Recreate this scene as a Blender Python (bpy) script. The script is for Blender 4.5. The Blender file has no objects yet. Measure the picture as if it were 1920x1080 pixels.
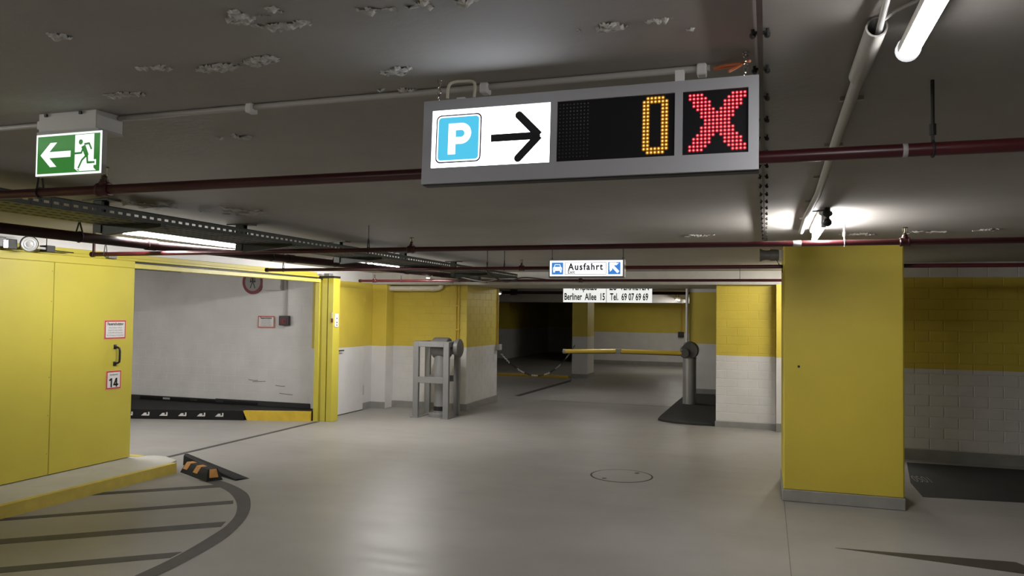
import bpy, bmesh, math, random
from mathutils import Vector, Matrix, noise
random.seed(7)
sc = bpy.context.scene
COL = sc.collection

# ------------------------------------------------------------------ camera, world, exposure
cam_d = bpy.data.cameras.new('camera'); cam = bpy.data.objects.new('camera', cam_d); COL.objects.link(cam)
cam_d.sensor_width = 36.0; cam_d.lens = 27.0; cam_d.clip_start = 0.05; cam_d.clip_end = 200
RT = Vector((0.94925385, 0.31426273, 0.01249264)); UP = Vector((-0.00181077, -0.03425925, 0.99941134)); FW = Vector((-0.31450573, 0.94871768, 0.03195167))
cam.matrix_world = Matrix(((RT.x, UP.x, -FW.x, 0.0), (RT.y, UP.y, -FW.y, 0.0), (RT.z, UP.z, -FW.z, 1.65), (0, 0, 0, 1)))
sc.camera = cam
world = bpy.data.worlds.new('world'); sc.world = world; world.use_nodes = True
world.node_tree.nodes['Background'].inputs[0].default_value = (0.5, 0.5, 0.5, 1)
world.node_tree.nodes['Background'].inputs[1].default_value = 0.0
vs = sc.view_settings
vs.view_transform = 'Standard'; vs.look = 'None'; vs.gamma = 1.0; vs.use_curve_mapping = False
vs.exposure = 0.0

H = 2.30            # ceiling height
TUBE = 205.0        # radiance of the fluorescent tubes

# ------------------------------------------------------------------ materials
MATS = {}
def mat(name, col=(.5, .5, .5), rough=.5, metal=0.0, emit=None, strength=0.0, var=0.0, vscale=6.0, bump=0.0, bscale=60.0, spec=.5, coat=0.0):
    if name in MATS: return MATS[name]
    m = bpy.data.materials.new(name); m.use_nodes = True; MATS[name] = m
    nt = m.node_tree; b = nt.nodes['Principled BSDF']
    b.inputs['Base Color'].default_value = (*col, 1); b.inputs['Roughness'].default_value = rough; b.inputs['Metallic'].default_value = metal
    b.inputs['Specular IOR Level'].default_value = spec; b.inputs['Coat Weight'].default_value = coat
    if emit:
        b.inputs['Emission Color'].default_value = (*emit, 1); b.inputs['Emission Strength'].default_value = strength
    if var or bump:
        geo = nt.nodes.new('ShaderNodeNewGeometry')
    if var:
        n = nt.nodes.new('ShaderNodeTexNoise'); n.inputs['Scale'].default_value = vscale; n.inputs['Detail'].default_value = 5
        nt.links.new(geo.outputs['Position'], n.inputs['Vector'])
        r = nt.nodes.new('ShaderNodeMapRange'); r.inputs[1].default_value = .3; r.inputs[2].default_value = .7
        r.inputs[3].default_value = 1 - var; r.inputs[4].default_value = 1 + var
        nt.links.new(n.outputs[0], r.inputs[0])
        mx = nt.nodes.new('ShaderNodeMix'); mx.data_type = 'RGBA'; mx.blend_type = 'MULTIPLY'; mx.inputs[0].default_value = 1
        mx.inputs[6].default_value = (*col, 1)
        nt.links.new(r.outputs[0], mx.inputs[7]); nt.links.new(mx.outputs[2], b.inputs['Base Color'])
    if bump:
        n2 = nt.nodes.new('ShaderNodeTexNoise'); n2.inputs['Scale'].default_value = bscale; n2.inputs['Detail'].default_value = 4
        nt.links.new(geo.outputs['Position'], n2.inputs['Vector'])
        bp = nt.nodes.new('ShaderNodeBump'); bp.inputs['Strength'].default_value = bump; bp.inputs['Distance'].default_value = .004
        nt.links.new(n2.outputs[0], bp.inputs['Height']); nt.links.new(bp.outputs[0], b.inputs['Normal'])
    return m

WHITE = (.66, .645, .635); YELLOW = (.60, .47, .065)
def wall_paint(name, zb, zt, white=WHITE, yellow=YELLOW, rough=.5):
    """masonry paint: white up to zb, yellow from zb to zt, white above"""
    m = mat(name, white, rough, bump=.25, bscale=45)
    nt = m.node_tree; b = nt.nodes['Principled BSDF']
    geo = [n for n in nt.nodes if n.type == 'NEW_GEOMETRY'][0]
    sep = nt.nodes.new('ShaderNodeSeparateXYZ'); nt.links.new(geo.outputs['Position'], sep.inputs[0])
    nz = nt.nodes.new('ShaderNodeTexNoise'); nz.inputs['Scale'].default_value = 3; nz.inputs['Detail'].default_value = 6
    nt.links.new(geo.outputs['Position'], nz.inputs['Vector'])
    def m_(op, a, bb):
        n = nt.nodes.new('ShaderNodeMath'); n.operation = op
        for i, v in enumerate((a, bb)):
            if hasattr(v, 'is_output'): nt.links.new(v, n.inputs[i])
            else: n.inputs[i].default_value = v
        return n.outputs[0]
    g = m_('GREATER_THAN', sep.outputs['Z'], zb); l = m_('LESS_THAN', sep.outputs['Z'], zt); y = m_('MULTIPLY', g, l)
    mx = nt.nodes.new('ShaderNodeMix'); mx.data_type = 'RGBA'; mx.inputs[6].default_value = (*white, 1); mx.inputs[7].default_value = (*yellow, 1)
    nt.links.new(y, mx.inputs[0])
    r = nt.nodes.new('ShaderNodeMapRange'); r.inputs[1].default_value = .3; r.inputs[2].default_value = .7; r.inputs[3].default_value = .93; r.inputs[4].default_value = 1.05
    nt.links.new(nz.outputs[0], r.inputs[0])
    m2 = nt.nodes.new('ShaderNodeMix'); m2.data_type = 'RGBA'; m2.blend_type = 'MULTIPLY'; m2.inputs[0].default_value = 1
    nt.links.new(mx.outputs[2], m2.inputs[6]); nt.links.new(r.outputs[0], m2.inputs[7]); nt.links.new(m2.outputs[2], b.inputs['Base Color'])
    return m

def floor_mat():
    m = mat('floor_coating', (.30, .285, .262), .33, spec=.32)
    nt = m.node_tree; b = nt.nodes['Principled BSDF']; L = nt.links.new
    geo = nt.nodes.new('ShaderNodeNewGeometry')
    n1 = nt.nodes.new('ShaderNodeTexNoise'); n1.inputs['Scale'].default_value = .7; n1.inputs['Detail'].default_value = 7; n1.inputs['Roughness'].default_value = .6
    n2 = nt.nodes.new('ShaderNodeTexNoise'); n2.inputs['Scale'].default_value = 2.6; n2.inputs['Detail'].default_value = 8
    mp = nt.nodes.new('ShaderNodeMapping'); mp.inputs['Scale'].default_value = (.5, 2.2, 1)
    L(geo.outputs['Position'], n1.inputs['Vector']); L(geo.outputs['Position'], mp.inputs[0]); L(mp.outputs[0], n2.inputs['Vector'])
    cr = nt.nodes.new('ShaderNodeValToRGB'); e = cr.color_ramp.elements
    e[0].position = .3; e[0].color = (.250, .238, .222, 1); e[1].position = .68; e[1].color = (.322, .311, .293, 1)
    L(n1.outputs[0], cr.inputs[0])
    cr2 = nt.nodes.new('ShaderNodeValToRGB'); e = cr2.color_ramp.elements
    e[0].position = .2; e[0].color = (.955, .95, .945, 1); e[1].position = .55; e[1].color = (1, 1, 1, 1)
    L(n2.outputs[0], cr2.inputs[0])
    mx = nt.nodes.new('ShaderNodeMix'); mx.data_type = 'RGBA'; mx.blend_type = 'MULTIPLY'; mx.inputs[0].default_value = 1
    L(cr.outputs[0], mx.inputs[6]); L(cr2.outputs[0], mx.inputs[7]); L(mx.outputs[2], b.inputs['Base Color'])
    r = nt.nodes.new('ShaderNodeMapRange'); r.inputs[1].default_value = .3; r.inputs[2].default_value = .7; r.inputs[3].default_value = .38; r.inputs[4].default_value = .46
    L(n2.outputs[0], r.inputs[0]); L(r.outputs[0], b.inputs['Roughness'])
    n3 = nt.nodes.new('ShaderNodeTexNoise'); n3.inputs['Scale'].default_value = 160; L(geo.outputs['Position'], n3.inputs['Vector'])
    bp = nt.nodes.new('ShaderNodeBump'); bp.inputs['Strength'].default_value = .12; bp.inputs['Distance'].default_value = .002
    L(n3.outputs[0], bp.inputs['Height']); L(bp.outputs[0], b.inputs['Normal'])
    return m

def ceiling_mat():
    m = mat('ceiling_paint', (.40, .375, .345), .75)
    nt = m.node_tree; b = nt.nodes['Principled BSDF']; L = nt.links.new
    geo = nt.nodes.new('ShaderNodeNewGeometry')
    n1 = nt.nodes.new('ShaderNodeTexNoise'); n1.inputs['Scale'].default_value = 1.1; n1.inputs['Detail'].default_value = 8; n1.inputs['Roughness'].default_value = .6
    L(geo.outputs['Position'], n1.inputs['Vector'])
    cr = nt.nodes.new('ShaderNodeValToRGB'); e = cr.color_ramp.elements
    e[0].position = .3; e[0].color = (.315, .293, .270, 1); e[1].position = .7; e[1].color = (.385, .363, .338, 1)
    L(n1.outputs[0], cr.inputs[0]); L(cr.outputs[0], b.inputs['Base Color'])
    n2 = nt.nodes.new('ShaderNodeTexNoise'); n2.inputs['Scale'].default_value = 30; n2.inputs['Detail'].default_value = 6
    L(geo.outputs['Position'], n2.inputs['Vector'])
    bp = nt.nodes.new('ShaderNodeBump'); bp.inputs['Strength'].default_value = .35; bp.inputs['Distance'].default_value = .004
    L(n2.outputs[0], bp.inputs['Height']); L(bp.outputs[0], b.inputs['Normal'])
    return m

M = dict(
    floor=floor_mat(), ceiling=ceiling_mat(),
    wall=wall_paint('wall_paint', 1.055, 2.12), wall_left=wall_paint('wall_paint_left', 1.06, 2.12),
    ramp=wall_paint('wall_paint_white', 9, 10), beam=mat('beam_paint', (.45, .43, .40), .7, var=.06, bump=.2),
    plaster=mat('flaked_plaster', (.51, .49, .46), .9, var=.25, vscale=60, bump=.5, bscale=120),
    basegrey=mat('base_grey', (.26, .255, .24), .55, var=.12, bump=.2),
    pillar=mat('pillar_yellow', (.56, .45, .05), .55, var=.05, vscale=2, bump=.25, bscale=40),
    door=mat('door_yellow', (.53, .455, .055), .45, var=.03, vscale=3),
    doorjoint=mat('door_joint', (.34, .29, .03), .6),
    kerb_y=mat('kerb_yellow', (.57, .45, .085), .6, var=.10, vscale=10, bump=.4),
    kerb_y2=mat('kerb_yellow_ramp', (.58, .40, .03), .6, var=.1, vscale=9, bump=.2),
    slab=mat('kerb_top_grey', (.50, .49, .455), .6, var=.06, vscale=5, bump=.2),
    rubber=mat('black_rubber', (.008, .008, .008), .7, spec=.2, bump=.3, bscale=80),
    rubber_dado=mat('black_wall_paint', (.02, .021, .021), .5, bump=.1),
    orange=mat('orange_reflector', (.50, .22, .03), .45),
    wreflect=mat('white_reflector', (.6, .58, .55), .4),
    stripe=mat('floor_stripe_grey', (.052, .050, .047), .55, spec=.25, var=.12, vscale=8),
    bay=mat('bay_dark_grey', (.024, .023, .022), .65, spec=.2, var=.15),
    island=mat('island_coating', (.032, .031, .030), .75, spec=.2, var=.2, vscale=10, bump=.3),
    red=mat('sprinkler_red', (.068, .007, .011), .36, var=.15, vscale=8, spec=.6),
    dred=mat('main_pipe_red', (.028, .008, .009), .6, var=.12, spec=.25),
    galv=mat('tray_dark_metal', (.036, .040, .036), .55, metal=.3, var=.2, vscale=20),
    dark=mat('dark_metal', (.03, .03, .028), .5, metal=.4),
    brass=mat('sprinkler_brass', (.16, .13, .08), .35, metal=.9),
    black=mat('black_plastic', (.012, .012, .014), .35),
    alu=mat('sign_aluminium', (.42, .42, .45), .38, metal=.35),
    steel=mat('grey_steel', (.25, .248, .25), .4, metal=.35, var=.05),
    polesteel=mat('pole_steel', (.40, .40, .385), .35, metal=.5),
    headgrey=mat('head_grey', (.13, .125, .12), .45, metal=.1),
    chrome=mat('chain_chrome', (.7, .7, .68), .18, metal=1.0),
    whitep=mat('white_plastic', (.62, .61, .60), .4),
    greyp=mat('grey_plastic', (.40, .39, .37), .45),
    conduit_grey=mat('conduit_grey', (.40, .38, .355), .55),
    creamp=mat('cream_plastic', (.62, .58, .48), .4),
    orangecab=mat('orange_cable', (.55, .14, .05), .4),
    armyellow=mat('arm_yellow', (.76, .53, .05), .35, spec=.6),
    doorwhite=wall_paint('steel_door_paint', 1.06, 9, white=(.68, .67, .665), rough=.45),
    conduit_y=mat('conduit_yellow', (.58, .40, .04), .4),
    joint=mat('joint_brown', (.075, .055, .05), .6, var=.2, vscale=20),
    signred=mat('sign_red', (.48, .02, .03), .4), signwhite=mat('sign_white', (.70, .68, .68), .4), signblack=mat('sign_black', (.008, .008, .01), .5),
    signgrey=mat('sign_grey_print', (.16, .16, .17), .5), darkred=mat('dark_red_plastic', (.10, .012, .015), .4), roundred=mat('round_sign_red', (.20, .02, .03), .5),
    roundgrey=mat('round_sign_grey', (.33, .31, .30), .5),
    glass=mat('lens_glass', (.85, .85, .86), .25, metal=.15),
    tube=mat('tube_glow', (.9, .9, .9), .4, emit=(1.0, .985, .96), strength=TUBE),
    led_tube=mat('led_tube_glow', (.9, .9, .9), .4, emit=(1.0, .99, .98), strength=TUBE * .33),
    glow_cap=mat('translucent_cap', (.8, .8, .8), .4, emit=(.95, .96, 1.0), strength=.75),
    endlamp=mat('end_lamp_glow', (.9, .9, .9), .4, emit=(1, .98, .94), strength=TUBE * 1.0),
    dimlamp=mat('dim_lamp_glow', (.9, .9, .9), .4, emit=(1, .98, .94), strength=TUBE * .2),
    fill_lamp=mat('fill_lamp_glow', (.9, .9, .9), .4, emit=(1, .98, .94), strength=TUBE * .75),
    lamphouse=mat('lamp_housing_white', (.75, .74, .72), .35),
    lit_white=mat('lit_panel_white', (.8, .8, .8), .4, emit=(.82, .88, 1.0), strength=6.0),
    lit_aus=mat('lit_exit_panel', (.8, .8, .8), .4, emit=(.97, .98, 1.0), strength=1.15),
    lit_park=mat('lit_rental_panel', (.7, .7, .68), .4, emit=(.98, 1.0, .97), strength=.8),
    lit_cyan=mat('lit_parking_blue', (.02, .05, .06), .4, emit=(.08, .56, .83), strength=1.0),
    lit_p=mat('lit_letter_white', (.8, .8, .8), .4, emit=(.97, .98, 1), strength=1.5),
    lit_blue=mat('lit_sign_blue', (.02, .03, .06), .4, emit=(.05, .24, .68), strength=.95),
    lit_green=mat('lit_sign_green', (.01, .03, .01), .4, emit=(.032, .185, .032), strength=1.0),
    lit_ewhite=mat('lit_exit_white', (.8, .8, .8), .4, emit=(.93, 1.0, .97), strength=1.05),
    led_amber=mat('led_amber', (.5, .3, .05), .4, emit=(1.0, .52, .11), strength=1.5),
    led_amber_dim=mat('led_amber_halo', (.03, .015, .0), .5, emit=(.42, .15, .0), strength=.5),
    led_red=mat('led_red', (.5, .05, .05), .4, emit=(1.0, .24, .24), strength=1.7),
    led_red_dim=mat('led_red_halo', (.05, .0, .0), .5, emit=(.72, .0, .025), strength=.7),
    led_off=mat('led_off', (.03, .03, .034), .3), ledboard=mat('led_board', (.006, .006, .008), .6, spec=.2),
    purple=mat('outline_purple', (.03, .02, .06), .5),
)

# ------------------------------------------------------------------ mesh building
ORG = {}
class MB:
    def __init__(s): s.v = []; s.f = []
    def add(s, vs_, fs_):
        k = len(s.v); s.v += [tuple(v) for v in vs_]; s.f += [tuple(i + k for i in f) for f in fs_]; return s
    def box(s, x0, x1, y0, y1, z0, z1, c=0.0):
        if c <= 0:
            return s.add([(x0, y0, z0), (x1, y0, z0), (x1, y1, z0), (x0, y1, z0), (x0, y0, z1), (x1, y0, z1), (x1, y1, z1), (x0, y1, z1)],
                         [(0, 3, 2, 1), (4, 5, 6, 7), (0, 1, 5, 4), (1, 2, 6, 5), (2, 3, 7, 6), (3, 0, 4, 7)])
        bm = bmesh.new(); bmesh.ops.create_cube(bm, size=1.0)
        for v in bm.verts:
            v.co = Vector((x0 + (v.co.x + .5) * (x1 - x0), y0 + (v.co.y + .5) * (y1 - y0), z0 + (v.co.z + .5) * (z1 - z0)))
        bmesh.ops.bevel(bm, geom=bm.edges[:], offset=c, segments=1, affect='EDGES', profile=.5)
        bm.verts.index_update()
        s.add([v.co for v in bm.verts], [[v.index for v in f.verts] for f in bm.faces]); bm.free(); return s
    def cyl(s, p0, p1, r0, r1=None, n=16, cap=True):
        r1 = r0 if r1 is None else r1
        p0 = Vector(p0); p1 = Vector(p1); d = (p1 - p0).normalized()
        a = d.orthogonal().normalized(); b = d.cross(a)
        vs_ = []
        for p, r in ((p0, r0), (p1, r1)):
            for i in range(n):
                t = 2 * math.pi * i / n; vs_.append(p + a * math.cos(t) * r + b * math.sin(t) * r)
        fs_ = [(i, (i + 1) % n, n + (i + 1) % n, n + i) for i in range(n)]
        if cap: fs_ += [tuple(range(n))[::-1], tuple(range(n, 2 * n))]
        return s.add(vs_, fs_)
    def tube(s, pts, r, n=10, cap=True):
        pts = [Vector(p) for p in pts]; rings = []; a = None
        for i, p in enumerate(pts):
            d = (pts[min(i + 1, len(pts) - 1)] - pts[max(i - 1, 0)]).normalized()
            a = d.orthogonal().normalized() if a is None else (a - d * a.dot(d)).normalized()
            b = d.cross(a); rings.append([p + a * math.cos(2 * math.pi * k / n) * r + b * math.sin(2 * math.pi * k / n) * r for k in range(n)])
        vs_ = [v for q in rings for v in q]; fs_ = []
        for i in range(len(rings) - 1):
            for k in range(n): fs_.append((i * n + k, i * n + (k + 1) % n, (i + 1) * n + (k + 1) % n, (i + 1) * n + k))
        if cap: fs_ += [tuple(range(n))[::-1], tuple(range((len(rings) - 1) * n, len(rings) * n))]
        return s.add(vs_, fs_)
    def lathe(s, p, axis, prof, n=20):
        """prof: list of (distance along axis, radius)"""
        p = Vector(p); d = Vector(axis).normalized(); a = d.orthogonal().normalized(); b = d.cross(a); vs_ = []; fs_ = []
        for t, r in prof:
            for k in range(n):
                w = 2 * math.pi * k / n; vs_.append(p + d * t + (a * math.cos(w) + b * math.sin(w)) * max(r, 1e-4))
        for i in range(len(prof) - 1):
            for k in range(n): fs_.append((i * n + k, i * n + (k + 1) % n, (i + 1) * n + (k + 1) % n, (i + 1) * n + k))
        fs_ += [tuple(range(n))[::-1], tuple(range((len(prof) - 1) * n, len(prof) * n))]
        return s.add(vs_, fs_)
    def prism(s, poly, z0, z1):
        n = len(poly)
        return s.add([(x, y, z0) for x, y in poly] + [(x, y, z1) for x, y in poly],
                     [tuple(range(n))[::-1], tuple(range(n, 2 * n))] + [(i, (i + 1) % n, n + (i + 1) % n, n + i) for i in range(n)])
    def torus(s, c, ax, R_, r, n=16, m=6, stretch=None):
        c = Vector(c); d = Vector(ax).normalized(); a = d.orthogonal().normalized(); b = d.cross(a)
        if stretch is not None:
            a = (Vector(stretch) - d * Vector(stretch).dot(d)).normalized(); b = d.cross(a)
        k1 = 1.6 if stretch is not None else 1.0
        vs_ = []; fs_ = []
        for i in range(n):
            t = 2 * math.pi * i / n; o = a * math.cos(t) * k1 + b * math.sin(t); ctr = c + o * R_; on = o.normalized()
            for k in range(m):
                w = 2 * math.pi * k / m; vs_.append(ctr + on * math.cos(w) * r + d * math.sin(w) * r)
        for i in range(n):
            for k in range(m): fs_.append((i * m + k, ((i + 1) % n) * m + k, ((i + 1) % n) * m + (k + 1) % m, i * m + (k + 1) % m))
        return s.add(vs_, fs_)
    def sphere(s, c, r, n=12, m=8, sz=1.0):
        c = Vector(c); return s.lathe(c - Vector((0, 0, r * sz)), (0, 0, 1), [(r * sz * (1 - math.cos(math.pi * i / m)), r * math.sin(math.pi * i / m)) for i in range(m + 1)], n)
    def build(s, name, m, parent=None, smooth=None):
        me = bpy.data.meshes.new(name)
        if parent is not None: o0 = ORG[parent.name]
        else:
            xs = [v[0] for v in s.v]; ys = [v[1] for v in s.v]; zs = [v[2] for v in s.v]
            o0 = Vector(((min(xs) + max(xs)) / 2, (min(ys) + max(ys)) / 2, min(zs)))
        me.from_pydata([(v[0] - o0.x, v[1] - o0.y, v[2] - o0.z) for v in s.v], [], s.f)
        bm = bmesh.new(); bm.from_mesh(me); bmesh.ops.recalc_face_normals(bm, faces=bm.faces[:]); bm.to_mesh(me); bm.free()
        me.materials.append(m)
        if smooth:
            for p in me.polygons: p.use_smooth = True
            me.set_sharp_from_angle(angle=math.radians(smooth))
        o = bpy.data.objects.new(name, me); COL.objects.link(o); ORG[o.name] = o0
        if parent is not None: o.parent = parent
        else: o.location = o0
        return o

def tag(o, label, cat, group=None):
    o['label'] = label; o['category'] = cat
    if group: o['group'] = group
    return o
def thing(name, loc, label, cat, group=None, rot=None):
    o = bpy.data.objects.new(name, None); COL.objects.link(o); o.location = loc; o.empty_display_size = .1
    if rot: o.rotation_euler = rot; ORG[o.name] = Vector((0, 0, 0))
    else: ORG[o.name] = Vector(loc)
    return tag(o, label, cat, group)
def struct(o): o['kind'] = 'structure'; return o
def bx(*a, c=0.0): return MB().box(*a, c=c)

# flat print helpers: F maps (u, v) of a sign plane to the scene
def text_mb(body, size, F, sx=1.0, bold=0.0, align='CENTER', spacing=1.0, fit=None):
    c = bpy.data.curves.new('t', 'FONT'); c.body = body; c.size = size; c.align_x = align; c.align_y = 'CENTER'; c.offset = bold; c.space_character = spacing; c.resolution_u = 3
    o = bpy.data.objects.new('t', c); COL.objects.link(o)
    dg = bpy.context.evaluated_depsgraph_get(); me = bpy.data.meshes.new_from_object(o.evaluated_get(dg))
    if fit:
        xs = [v.co.x for v in me.vertices]; sx = fit / (max(xs) - min(xs))
    mb = MB().add([F(v.co.x * sx, v.co.y) for v in me.vertices], [tuple(p.vertices) for p in me.polygons])
    bpy.data.objects.remove(o); bpy.data.curves.remove(c); bpy.data.meshes.remove(me)
    return mb
def flat(polys, F):
    mb = MB()
    for p in polys: mb.add([F(u, v) for u, v in p], [tuple(range(len(p)))])
    return mb
def rrect(u0, u1, v0, v1, r, n=5):
    out = []
    for cx, cy, a0 in ((u1 - r, v1 - r, 0), (u0 + r, v1 - r, 90), (u0 + r, v0 + r, 180), (u1 - r, v0 + r, 270)):
        for i in range(n + 1):
            a = math.radians(a0 + 90 * i / n); out.append((cx + r * math.cos(a), cy + r * math.sin(a)))
    return out
def disc(cx, cy, r, n=20): return [(cx + r * math.cos(2 * math.pi * i / n), cy + r * math.sin(2 * math.pi * i / n)) for i in range(n)]
def bar(p, q, w):
    dx, dy = q[0] - p[0], q[1] - p[1]; l = math.hypot(dx, dy); nx, ny = -dy / l * w / 2, dx / l * w / 2
    return [(p[0] + nx, p[1] + ny), (p[0] - nx, p[1] - ny), (q[0] - nx, q[1] - ny), (q[0] + nx, q[1] + ny)]
def ribbon(pts, w):
    out = [bar(pts[i], pts[i + 1], w) for i in range(len(pts) - 1)]
    return out + [disc(x, y, w / 2, 10) for x, y in pts[1:-1]]

# ------------------------------------------------------------------ structure
floor = struct(bx(-14.3, 9.3, -7.3, 34, -.2, 0).build('floor', M['floor']))
ceiling = struct(bx(-14.3, 9.3, -7.3, 34, H, H + .2).build('ceiling', M['ceiling']))

BRICKS = {}
def brick_mesh(L, h, m, pr=.004):
    k = (round(L, 3), round(h, 3), m.name, pr)
    if k not in BRICKS:
        j, d, c = .0025, pr + .002, pr          # half joint, proud depth, arris
        x0, x1, z0, z1 = j, L - j, j, h - j
        v = [(x0, d, z0), (x1, d, z0), (x1, d, z1), (x0, d, z1), (x0, c * .7, z0), (x1, c * .7, z0), (x1, c * .7, z1), (x0, c * .7, z1),
             (x0 + c, 0, z0 + c), (x1 - c, 0, z0 + c), (x1 - c, 0, z1 - c), (x0 + c, 0, z1 - c)]
        f = [(8, 9, 10, 11)]
        for i in range(4):
            k2 = (i + 1) % 4; f += [(i, k2, 4 + k2, 4 + i), (4 + i, 4 + k2, 8 + k2, 8 + i)]
        me = bpy.data.meshes.new('brick'); me.from_pydata(v, [], f); me.materials.append(m); BRICKS[k] = me
    return BRICKS[k]
def brickwork(wall, m, a0, a1, face, axis, z0, z1, one=None, pr=.0028, L=.30, h=.125):
    """bricks as children of the wall; axis 'y' = face looks to -Y along X, 'x' = face looks to +X along Y"""
    o0 = ORG[wall.name]; rest = MB(); n = 0; z = z0; row = 0
    while z < z1 - .02:
        hh = min(h, z1 - z); a = a0 - (L / 2 if row % 2 else 0)
        while a < a1 - .02:
            s, e = max(a, a0), min(a + L, a1)
            if e - s > .03:
                jit = random.uniform(-.0006, .0006)
                if axis == 'y': loc = Vector((s, face - pr + jit, z)); rz = 0.0
                else: loc = Vector((face + pr + jit, s, z)); rz = math.pi / 2
                if one is None or (s < one[1] and e > one[0]):
                    o = bpy.data.objects.new('brick', brick_mesh(e - s, hh, m, pr)); COL.objects.link(o); o.parent = wall
                    o.location = loc - o0; o.rotation_euler = (0, 0, rz); n += 1
                else:
                    me = brick_mesh(e - s, hh, m, pr); mw = Matrix.Translation(loc) @ Matrix.Rotation(rz, 4, 'Z')
                    rest.add([mw @ v.co for v in me.vertices], [tuple(p.vertices) for p in me.polygons])
            a += L
        z += hh; row += 1
    if rest.v: rest.build('brick_field', m, wall)['kind'] = 'stuff'

# left wall with the sliding-door opening (Y 6.0 .. 10.0)
wl = struct(bx(-6.65, -6.4, -7, 6.0, 0, H).box(-6.65, -6.4, 6.0, 10.29, 2.10, H).box(-6.65, -6.4, 10.29, 12.0, 0, H).build('wall_left', M['wall_left']))
# ramp room wall
wr = struct(bx(-14, -6.65, 10.3, 10.55, 0, H).build('wall_ramp', M['ramp']))
brickwork(wr, M['ramp'], -11.2, -6.66, 10.3, 'y', .215, H, one=(-10.6, -6.6), pr=.0014)
for pts in ([(-7.80, .535), (-7.70, .525), (-7.62, .530)], [(-7.72, .505), (-7.60, .512), (-7.48, .520)], [(-7.30, .465), (-7.20, .455), (-7.12, .457)], [(-7.22, .345), (-7.10, .335), (-6.98, .33)]):
    flat(ribbon(pts, .009), lambda u, v: (u, 10.2970, v)).build('scuff_mark', mat('scuff_grey', (.12, .115, .11), .8), wr)
struct(bx(-14, -6.65, 3.6, 3.9, 0, H).build('wall_ramp_near', M['ramp']))
struct(bx(-14.3, -14, -7, 34, 0, H).build('wall_far_side', M['wall']))
# recess wall left of the passage
wb = struct(bx(-6.65, -4.77, 12.0, 13.55, 0, 2.10).build('wall_recess', M['wall']))
brickwork(wb, M['wall'], -6.13, -4.77, 12.0, 'y', .115, 2.10)
brickwork(wb, M['wall'], 12.0, 13.55, -4.77, 'x', .115, 2.10)
struct(bx(-6.4, -6.13, 11.72, 12.0, 0, 2.10, c=.006).build('trim_1', M['wall']))
# pier right of the passage and the wall behind the big pillar
wp = struct(bx(-.71, .13, 11.81, 13.5, 0, 2.10).build('wall_passage_right', M['wall']))
brickwork(wp, M['wall'], -.71, .13, 11.81, 'y', .09, 2.10)
struct(bx(.135, 1.2, 11.62, 13.5, 0, 2.10).build('trim_2', M['wall']))
wR = struct(bx(1.2, 9, 10.03, 13.5, 0, H).build('wall_right', M['wall']))
brickwork(wR, M['wall'], 1.2, 5.1, 10.03, 'y', .125, H, one=(1.2, 3.1), pr=.0055)
struct(bx(9, 9.3, -7, 34, 0, H).build('wall_side', M['wall']))
struct(bx(-14, 9, -7.3, -7, 0, H).build('wall_rear', M['wall']))
struct(bx(-6.65, 1.2, 11.7, 13.6, 2.10, H).build('ceiling_beam', M['beam']))
# beyond the passage
struct(bx(-1.52, 9, 16.3, 34, 0, H).build('wall_inner_right', M['wall']))
struct(bx(-5.7, -1.52, 25, 34, 0, H).build('wall_back', M['wall']))
struct(bx(-14, -5.7, 31.5, 34, 0, H).build('wall_back_left', M['wall']))
struct(bx(-14, -8.8, 26.3, 31.5, 0, H).build('wall_inner_left', M['wall']))
struct(bx(-14, -1.52, 23.4, 24.98, 2.0, H).build('ceiling_beam', M['beam']))
# grey skirting bands
struct(bx(1.2, 9, 10.005, 10.03, 0, .12).build('baseboard_right', M['basegrey']))
struct(bx(-6.13, -4.745, 11.975, 12.0, 0, .11).box(-4.77, -4.745, 12.0, 13.55, 0, .11).box(-6.4, -6.13, 11.70, 11.72, 0, .11).box(-6.4, -6.385, 11.42, 11.7, 0, .11).build('baseboard_recess', M['basegrey']))
struct(bx(-.72, .13, 11.785, 11.81, 0, .085).box(.135, 1.2, 11.60, 11.62, 0, .12).build('baseboard_passage', M['basegrey']))
struct(bx(-5.7, -1.53, 24.98, 25, 0, .13).box(-1.535, -.4, 16.28, 16.3, 0, .13).build('baseboard_back', M['basegrey']))
struct(bx(-8.4, -6.66, 10.27, 10.29, .0, .21).box(-11.5, -8.4, 10.27, 10.29, .0, .20).build('baseboard_ramp', M['rubber_dado']))
# floor joints
struct(bx(.150, .156, -3, 7.3, 0, .0012).build('trim_3', mat('floor_joint', (.16, .15, .13), .6)))
struct(bx(-4.75, -1.55, 14.02, 14.05, 0, .0012).build('trim_4', MATS['floor_joint']))

# flaked plaster on the ceiling (real relief below the slab)
def peel(cx, cy, sx, sy, seed, depth=.014, thr=.42):
    n = 34; mb = MB(); idx = {}
    for i in range(n):
        for k in range(n):
            u = i / (n - 1) * 2 - 1; w = k / (n - 1) * 2 - 1
            r = 1 - math.sqrt(u * u + w * w)
            x, y = cx + u * sx, cy + w * sy
            nv = noise.fractal(Vector((x * 14 + seed * 7.3, y * 14, seed)), .8, 2.1, 5)
            mk = r * .9 + nv * .75
            if mk > thr:
                d = min(1, (mk - thr) * 4)
                idx[i, k] = len(mb.v); mb.v.append((x, y, H + .001 - d * depth * (.35 + 1.0 * abs(noise.noise(Vector((x * 55, y * 55, seed + 3)))))))
    for i in range(n - 1):
        for k in range(n - 1):
            q = [(i, k), (i + 1, k), (i + 1, k + 1), (i, k + 1)]
            if all(t in idx for t in q): mb.f.append(tuple(idx[t] for t in q))
    if mb.f: mb.build('flaked_plaster', M['plaster'], ceiling)
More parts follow.
